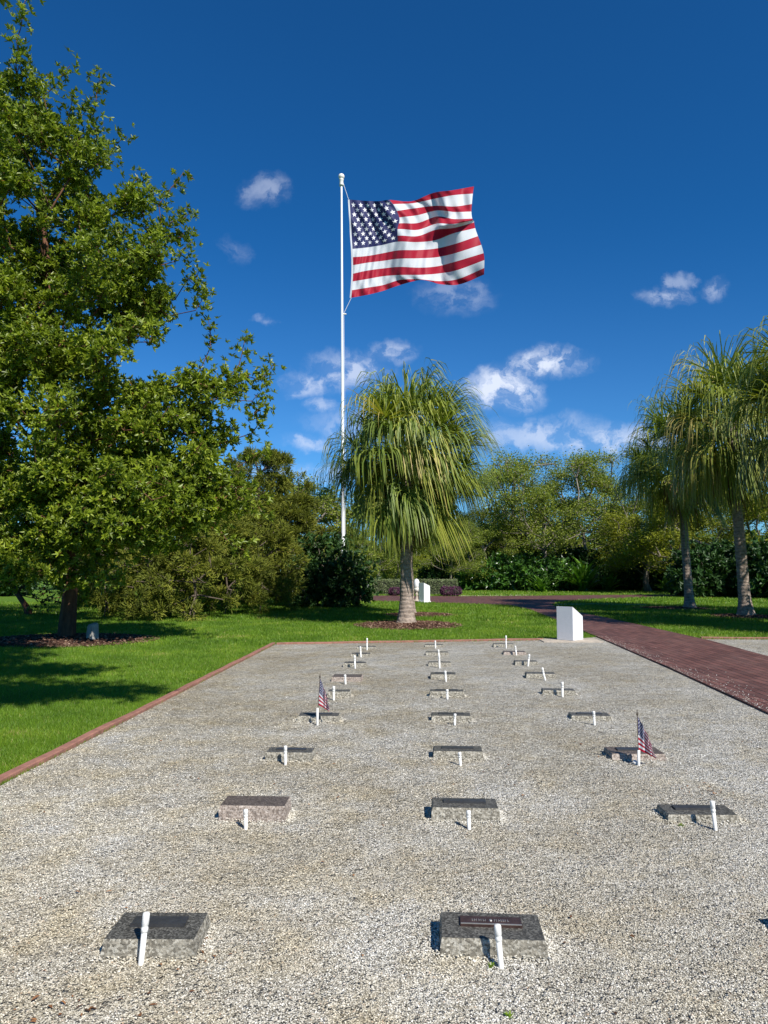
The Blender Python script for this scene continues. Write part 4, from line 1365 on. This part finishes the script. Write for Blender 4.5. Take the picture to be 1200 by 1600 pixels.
# ------------------------------------------------------------------ grave markers
def stone_mesh(w_, d_, h_, seed, mats, rough=.006, flare=.010):
    rs = np.random.RandomState(seed)
    nx, ny, nz_ = 22, 14, 7
    bm = bmesh.new()
    z0 = -.03
    def P(ix, iy, iz):
        fx, fy, fz_ = ix / nx - .5, iy / ny - .5, iz / nz_
        x, y_, z = fx * w_, fy * d_, z0 + (h_ - z0) * fz_
        k = (1 - fz_)
        amp = rough * (1.0 if iz < nz_ else .35)
        nv = mnoise.noise(Vector((x * 28 + seed, y_ * 28, z * 28)))
        nv2 = mnoise.noise(Vector((x * 70 + seed, y_ * 70, z * 70)))
        on = amp * (nv + .5 * nv2) + flare * k ** .6
        if iz == nz_: on = -.0015 + amp * .5 * nv
        if ix == 0: x -= on
        if ix == nx: x += on
        if iy == 0: y_ -= on
        if iy == ny: y_ += on
        return (x, y_, z)
    cache = {}
    def vert(ix, iy, iz):
        key = (ix, iy, iz)
        if key not in cache: cache[key] = bm.verts.new(P(*key))
        return cache[key]
    for ix in range(nx):
        for iy in range(ny):
            f = bm.faces.new([vert(ix, iy, nz_), vert(ix + 1, iy, nz_), vert(ix + 1, iy + 1, nz_), vert(ix, iy + 1, nz_)]); f.material_index = 0
    for iz in range(nz_):
        for ix in range(nx):
            f = bm.faces.new([vert(ix, 0, iz), vert(ix + 1, 0, iz), vert(ix + 1, 0, iz + 1), vert(ix, 0, iz + 1)]); f.material_index = 1
            f = bm.faces.new([vert(ix + 1, ny, iz), vert(ix, ny, iz), vert(ix, ny, iz + 1), vert(ix + 1, ny, iz + 1)]); f.material_index = 1
        for iy in range(ny):
            f = bm.faces.new([vert(0, iy + 1, iz), vert(0, iy, iz), vert(0, iy, iz + 1), vert(0, iy + 1, iz + 1)]); f.material_index = 1
            f = bm.faces.new([vert(nx, iy, iz), vert(nx, iy + 1, iz), vert(nx, iy + 1, iz + 1), vert(nx, iy, iz + 1)]); f.material_index = 1
    return bm_mesh('granite_block', bm, mats)

def plaque_mesh(w_, d_, mat, marks=False, seed=1):
    bm = bmesh.new()
    box_bm(bm, 0, 0, .004, w_, d_, .012, .002)
    return bm_mesh('plaque', bm, [mat])

def pipe(loc, top, label, r=.0125, cap=True):
    """white pipe from the ground point loc to the point top"""
    root = empty('flag_holder_pipe', loc)
    v = np.array(top) - np.array(loc)
    L = np.linalg.norm(v); d = v / L
    A = [-.06, 0, L * .70] if cap else [-.06, 0, L]
    V, Q, T = polytube(np.array([d * a for a in A]), r, 16)
    link('shaft', mesh_np('shaft', V, quads=Q, tris=T, mats=[M['pvc']], smooth=True), root)
    if cap:
        pr_ = [(L * .62, r * 1.12), (L * .625, r * 1.25), (L * .70, r * 1.26), (L * .715, r * 1.12), (L * .75, r * 1.10), (L * .76, r * 1.26), (L * .95, r * 1.28), (L * .985, r * 1.1), (L, r * .6)]
        V, Q, T = polytube(np.array([d * a for a, _ in pr_]), [b for _, b in pr_], 16)
        link('cap', mesh_np('cap', V, quads=Q, tris=T, mats=[M['pvc']], smooth=True), root)
    return tag(root, label, 'pipe', 'white flag holder pipes beside the markers')

GM = 'flat granite grave markers in three columns'
# per marker: column, row, left px, right px (front bottom), front bottom py, height m, depth m, granite kind, plaque
#   x0,x1 measured along the top front edge; pyb = foot of front face; yb: rotation in degrees
MK = [
    ('L', 1, 162, 300, 1502, .079, .23, 'g', 'w', 2.5), ('M', 1, 695, 848, 1499, .073, .225, 'g', 'b', -.8), ('R', 1, 1256, 1412, 1492, .07, .22, 'g', 'w', 1),
    ('L', 2, 344, 444, 1286, .098, .20, 'p', None, .5), ('M', 2, 678, 777, 1286, .085, .20, 'g', 'w', 0), ('R', 2, 1047, 1149, 1288, .050, .20, 'g', 'w', 1.5),
    ('L', 3, 416, 487, 1192, .076, .17, 'g', 'w', -1), ('M', 3, 679, 753, 1189, .070, .19, 'g', 'w', 0), ('R', 3, 958, 1036, 1190, .054, .24, 'p', 'w', 1.5),
    ('L', 4, 466, 528, 1130, .064, .19, 'g', 'w', 1), ('M', 4, 676, 735, 1130, .066, .19, 'g', 'w', 0), ('R', 4, 895, 953, 1127.5, .050, .19, 'g', 'w', -1),
    ('L', 5, 512, 546, 1091, .072, .17, 'g', None, 0), ('M', 5, 673, 724, 1091, .074, .17, 'g', 'w', 0), ('R', 5, 850, 898, 1088, .064, .17, 'g', None, -1.5),
    ('L', 6, 519, 564, 1066, .062, .30, 'p', None, 0), ('M', 6, 674, 712, 1062.5, .070, .24, 'g', 'w', 1), ('R', 6, 824, 868, 1061, .066, .20, 'g', None, -1),
    ('L', 7, 537, 571, 1043.5, .066, .20, 'g', 'w', 0), ('M', 7, 670, 704, 1042, .060, .17, 'g', None, 0), ('R', 7, 806, 840, 1040.5, .060, .2, 'g', None, 0),
    ('L', 8, 549, 578, 1027, .05, .2, 'g', 'w', 0), ('M', 8, 666, 700, 1025, .055, .2, 'g', None, 0), ('R', 8, 788, 821, 1024, .05, .24, 'p', None, 0),
    ('L', 9, 558, 587, 1015, .045, .2, 'g', None, 0), ('M', 9, 665, 692, 1012, .045, .2, 'g', None, 0), ('R', 9, 772, 803, 1012, .06, .2, 'g', None, 0)]
ordn = {1: 'front', 2: 'second', 3: 'third', 4: 'fourth', 5: 'fifth', 6: 'sixth', 7: 'seventh', 8: 'eighth', 9: 'last'}
coln = {'L': 'left column', 'M': 'middle column', 'R': 'right column'}
gt = dict(g=('polished grey granite', M['g_top'], M['g_side']), p=('pinkish granite', M['p_top'], M['p_side']))
for i, (c, rw, x0, x1, pyb, h, dp, kind, pl, rz) in enumerate(MK):
    gl, gr_ = G(x0, pyb), G(x1, pyb)
    cy = gl[1] + dp / 2
    wdt = (x1 - x0) / F * gl[1] * 1.0
    cx = (gl[0] + gr_[0]) / 2
    root = empty('grave_marker', (cx, cy, .012), R(rz))
    nm, mt, ms = gt[kind]
    st = link('granite_block', stone_mesh(wdt, dp, h, i * 7 + 3, [mt, ms], rough=.006 if rw > 1 else .005), root)
    extra_ = ' with a bronze name plaque' if pl == 'b' else (' with a dark name plaque' if pl == 'w' and rw < 5 else '')
    if pl:
        pw = wdt * (.66 if rw > 1 else .62)
        pd = dp * .34
        pq = link('plaque', plaque_mesh(pw, pd, M['bronze'] if pl == 'b' else M['pewter']), root, loc=(0.0, .02 * (dp / .2), h))
        if rw <= 2:
            bm = bmesh.new()
            r_ = random.Random(i)
            box_bm(bm, 0, -pd * .44, .0118, pw * .98, pd * .07, .003)
            if pl == 'b':
                # worn raised letter strokes, unreadable at this size, and a small emblem
                x = -pw * .30
                while x < pw * .30:
                    if abs(x) > pw * .05:
                        box_bm(bm, x, 0, .0112, .0025, pd * .22, .002)
                        if r_.random() < .6: box_bm(bm, x + .0035, pd * .06 * r_.choice((-1, 0, 1)), .0112, .0045, .002, .0018)
                    x += .0095
                bmesh.ops.create_cone(bm, cap_ends=True, segments=12, radius1=.007, radius2=.005, depth=.004)
                for v in bm.verts[-24:]: v.co.z += .012
            link('raised_trim', bm_mesh('raised_trim', bm, [M['bright'] if pl == 'b' else M['pewter']]), pq)
    tag(root, f'{nm} marker{extra_}, {ordn[rw]} row, {coln[c]}', 'grave marker', GM)

rs5 = np.random.RandomState(55)
bk, bs = [], []
for (c, rw, x0, x1, pyb, h, dp, kind, pl, rz) in MK:
    if rw > 5: continue
    gl = G(x0, pyb); wd = (x1 - x0) / F * gl[1]
    cx, cy = (gl[0] + G(x1, pyb)[0]) / 2, gl[1] + dp / 2
    n = 900 if rw < 3 else 350
    side = rs5.randint(0, 4, n); t = rs5.uniform(-.55, .55, n); off = .008 + np.abs(rs5.randn(n)) * .022
    hx, hy = wd / 2, dp / 2
    x = np.where(side == 0, t * wd, np.where(side == 1, t * wd, np.where(side == 2, -hx - off, hx + off)))
    y = np.where(side == 0, -hy - off, np.where(side == 1, hy + off, t * dp))
    z = .014 + np.maximum(0, .024 - off * .55) * rs5.rand(n)
    ca, sa = math.cos(R(rz)), math.sin(R(rz))
    bk.append(np.column_stack([cx + x * ca - y * sa, cy + x * sa + y * ca, z])); bs.append(np.full(n, .0052 + .0012 * (rw > 2)))
pe = np.array([[p[0], p[1]] for p in ((3.72, 2.0), pathL[2], pathL[1], pathL[0])])
n = 900
k_ = rs5.rand(n) * 3; i_ = np.minimum(k_.astype(int), 2); f_ = (k_ - i_)[:, None]
q_ = pe[i_] * (1 - f_) + pe[i_ + 1] * f_
bk.append(np.column_stack([q_[:, 0] + rs5.exponential(.16, n), q_[:, 1], np.full(n, .0415)])); bs.append(np.full(n, .007))
bk = np.vstack(bk); bs = np.concatenate(bs) * (.7 + .8 * rs5.rand(len(bk)))
V, T = chip_mesh(bk, bs, rs5)
tag(link('gravel_chips', mesh_np('gravel_chips', V, tris=T, mats=[M['chips']], tint=np.repeat(.25 + .7 * rs5.rand(len(bk)), 8))),
    'pale gravel banked against the markers and spilled on the path edge', 'gravel', kind='stuff')

PIPES = {('L', 1): (220, 1507, 229, 1425), ('M', 1): (783, 1512, 777, 1444), ('L', 2): (384, 1296, 384, 1264), ('M', 2): (733, 1296, 732, 1266),
         ('R', 2): (1118, 1297, 1112.5, 1251), ('L', 3): (446, 1195, 446, 1165), ('M', 3): (719.5, 1196, 718, 1175), ('R', 3): (998, 1196, 998, 1172),
         ('L', 4): (496, 1133, 496, 1106), ('M', 4): (710.5, 1133, 711, 1115), ('R', 4): (929, 1133, 927.5, 1111), ('L', 5): (521.5, 1094, 521.5, 1072),
         ('M', 5): (699, 1092.5, 698.6, 1077), ('R', 5): (879, 1089, 878.5, 1065.5), ('L', 6): (540, 1069, 539, 1054), ('M', 6): (697, 1065, 695.5, 1048),
         ('R', 6): (852, 1063, 847, 1043), ('L', 7): (555, 1044.5, 554, 1024), ('M', 7): (687, 1044, 686, 1024), ('R', 7): (825, 1041, 827, 1022),
         ('L', 8): (564, 1027, 563, 1010), ('M', 8): (686, 1026.5, 685, 1015), ('R', 8): (807, 1024, 805, 1009), ('L', 9): (573.5, 1016, 573.5, 997),
         ('M', 9): (680.5, 1013, 680, 1001), ('R', 9): (791, 1013, 790.5, 993)}
for (c, rw), (a, b_, c2, d2) in PIPES.items():
    g = G(a, b_, .012)
    tp = PY(c2, d2, g[1] + (.012 if rw < 3 else 0))
    fl_ = (c, rw) in (('R', 3), ('L', 4))
    pipe(g, tp, f'white plastic pipe at the {ordn[rw]}-row marker of the {coln[c]}' + (', holding a small flag' if fl_ else ''),
         r=.0115 + .0022 * (rw > 4), cap=not fl_)

# small fallen cap beside the flagged pipe
g = G(993, 1194, .012)
V, Q, T = polytube(np.array([[0, 0, 0], [0, 0, .028], [0, 0, .032]]), [.018, .018, .014], 16)
o = link('pipe_cap', mesh_np('pipe_cap', V, quads=Q, tris=T, mats=[M['pvc']], smooth=True), loc=g)
o.rotation_euler = (R(24), R(-20), 0)
tag(o, 'loose white cap on the gravel left of the pipe with the right small flag', 'pipe cap')

# small flags hanging limp in their pipes
def small_flag(base, H, width, label, seed, mir=1):
    root = empty('small_flag', base)
    V, Q, T = polytube(np.array([[0, 0, .0], [0, 0, H - .035]]), .0035, 8)
    link('staff', mesh_np('staff', V, quads=Q, tris=T, mats=[M['staff']], smooth=True), root)
    V, Q = lathe([(.0, -.012), (.008, -.008), (.0085, 0), (.005, .012), (.0, .042)], 10)
    link('spear_tip', mesh_np('spear_tip', V, quads=Q, mats=[M['staff']], smooth=True), root, loc=(0, 0, H - .03))
    zt_ = H - .05
    def pos(u, v):
        u = min(max(u, 0), 1); v = min(max(v, 0), 1)
        hang = zt_ - .27 * v - (.20 * (1 - v) + .06 * v) * u ** .85
        x = .004 + width * u ** .75 * (.70 + .30 * v) + .006 * math.sin(v * 8 + seed) * u
        y_ = .026 * u ** .5 * math.sin(u * 2 * math.pi * 2.3 + v * 1.5 + seed) + .012 * math.sin(v * 6 + u * 9)* u
        return (x * mir, y_ - .02 * u, hang)
    link('flag_cloth', flag_mesh('flag_cloth', pos, 1.5, 40, 3, .0012), root)
    return tag(root, label, 'flag', 'small stars-and-stripes flags on markers')
g = G(998, 1196, .012)
tz = PY(998, 1110, g[1])[2]
small_flag((g[0], g[1], .11), tz - .11, .125, 'small flag drooping over the pink marker in the third row of the right column', 1.0)
g = G(496, 1133, .012)
tz = PY(502, 1053, g[1])[2]
o = small_flag((g[0] + .002, g[1], .13), tz - .13, .115, 'small flag on a slightly tilted staff in the fourth row of the left column', 2.4)
o.rotation_euler = (0, R(3.2), .3)

# ------------------------------------------------------------------ pedestals, slab, posts
def pedestal(loc, rz, w_, hb, hf, label, plinth=False):
    """back height hb at local -Y, front height hf at +Y, sloped top"""
    bm = bmesh.new()
    s = w_ / 2
    pts_ = [(-s, -s, 0), (s, -s, 0), (s, s, 0), (-s, s, 0), (-s, -s, hb), (s, -s, hb), (s, s, hf), (-s, s, hf)]
    vs = [bm.verts.new(p) for p in pts_]
    for f in [(0, 1, 5, 4), (1, 2, 6, 5), (2, 3, 7, 6), (3, 0, 4, 7), (4, 5, 6, 7), (3, 2, 1, 0)]:
        bm.faces.new([vs[i] for i in f])
    bmesh.ops.bevel(bm, geom=bm.edges[:], offset=.008, segments=2, affect='EDGES')
    bmesh.ops.recalc_face_normals(bm, faces=bm.faces[:])
    root = empty('sign_pedestal', loc, rz)
    link('pedestal_body', bm_mesh('pedestal_body', bm, [M['white']]), root)
    bm = bmesh.new()
    ang = math.atan2(hf - hb, w_)
    Lp = w_ * .78 / math.cos(ang)
    box_bm(bm, 0, 0, 0, w_ * .8, Lp, .012, .003)
    pl = link('name_plate', bm_mesh('name_plate', bm, [M['bronze']]), root, loc=(0, 0, (hb + hf) / 2 + .008))
    pl.rotation_euler = (ang, 0, 0)
    if plinth:
        bm = bmesh.new(); box_bm(bm, 0, 0, .04, w_ + .09, w_ + .09, .08, .01)
        link('plinth', bm_mesh('plinth', bm, [M['white']]), root)
    return tag(root, label, 'pedestal', 'white slant-topped pedestals')
pn = G(896, 1003.5)
th = R(-43)
# nearest corner of the body sits at pn
wP = .43
c_, s_ = math.cos(th), math.sin(th)
cxp, cyp = pn[0] - (c_ * wP / 2 - s_ * (-wP / 2)), pn[1] - (s_ * wP / 2 + c_ * (-wP / 2))
pedestal((cxp, cyp, .03), th, wP, .77, .54, 'white slant-topped pedestal at the far corner of the gravel by the path')
g = G(664, 942)
pedestal((g[0] - .03, g[1] + .3, 0), R(-48), .42, 1.02, .86, 'distant white pedestal right of the central palm trunk', True)
# slab under the pedestal
bm = bmesh.new()
sx0, sx1 = G(846, 1003), G(938, 1003)
box_bm(bm, (sx0[0] + sx1[0]) / 2, cyp - .06, .005, sx1[0] - sx0[0], .86, .05, .008, rz=R(1.5))
tag(link('concrete_slab', bm_mesh('concrete_slab', bm, [M['slab']])), 'thin weathered concrete slab under the near white pedestal', 'slab')

# urn on a slim stand
g = G(651, 940)
root = empty('garden_urn', (g[0], g[1], 0))
V, Q = lathe([(0, 0), (.17, 0), (.17, .06), (.11, .09), (.07, .14), (.06, .34), (.10, .40), (.05, .44), (.05, .50)], 20)
link('stand', mesh_np('stand', V, quads=Q, mats=[M['urn']] if 'urn' in M else [M['slab']], smooth=True), root)
V, Q = lathe([(.05, .50), (.09, .53), (.15, .60), (.165, .70), (.13, .76), (.16, .79)], 20)
link('bowl', mesh_np('bowl', V, quads=Q, mats=[M['gold']], smooth=True), root)
V, Q = lathe([(.15, .79), (.165, .90), (.15, 1.05), (.10, 1.17), (.03, 1.21), (0, 1.22)], 20)
link('lid', mesh_np('lid', V, quads=Q, mats=[M['white']], smooth=True), root)
tag(root, 'pale urn-shaped ornament on a slim stand beside the palm trunk', 'urn')

# white post half hidden by the dark shrub
g = place(574, 38)
root = empty('white_post', g)
bm = bmesh.new(); box_bm(bm, 0, 0, .42, .16, .16, .84, .01); box_bm(bm, 0, 0, .87, .22, .22, .06, .01)
bm2 = bmesh.new(); box_bm(bm2, 0, 0, .05, .24, .24, .10, .01)
link('shaft', bm_mesh('shaft', bm, [M['white']]), root)
link('foot', bm_mesh('foot', bm2, [M['white']]), root)
tag(root, 'small white post peeking out from the right side of the dark shrub', 'post')

# little grey stone by the big tree
g = G(141, 1004)
bm = bmesh.new()
box_bm(bm, 0, 0, .2, .24, .22, .44, .02)
for v in bm.verts:
    if v.co.z > .3:
        v.co.x *= .82; v.co.y *= .8
        v.co.z += v.co.y * .3
o = link('stone_post', bm_mesh('stone_post', bm, [M['post']]), loc=(g[0], g[1] + .1, -.01), rz=R(-38))
tag(o, 'short grey stone post in the mulch right of the big left trunk', 'post')

# weeds in the gravel
for i, (px, py, lab) in enumerate([(1064, 1291, 'tiny green weed at the foot of the second-row right marker'),
                                   (768, 1511, 'tiny weed left of the front middle pipe'), (795, 1590, 'small weed at the bottom edge of the gravel')]):
    g = G(px, py, .012)
    o = strap_plant('weed', (g[0], g[1], .012), 22, .05, .004, lab, 200 + i, mat='grass')
    o['group'] = 'weeds in the gravel'
    o.scale = (.55, .55, .45)
scene.render.engine = 'CYCLES'
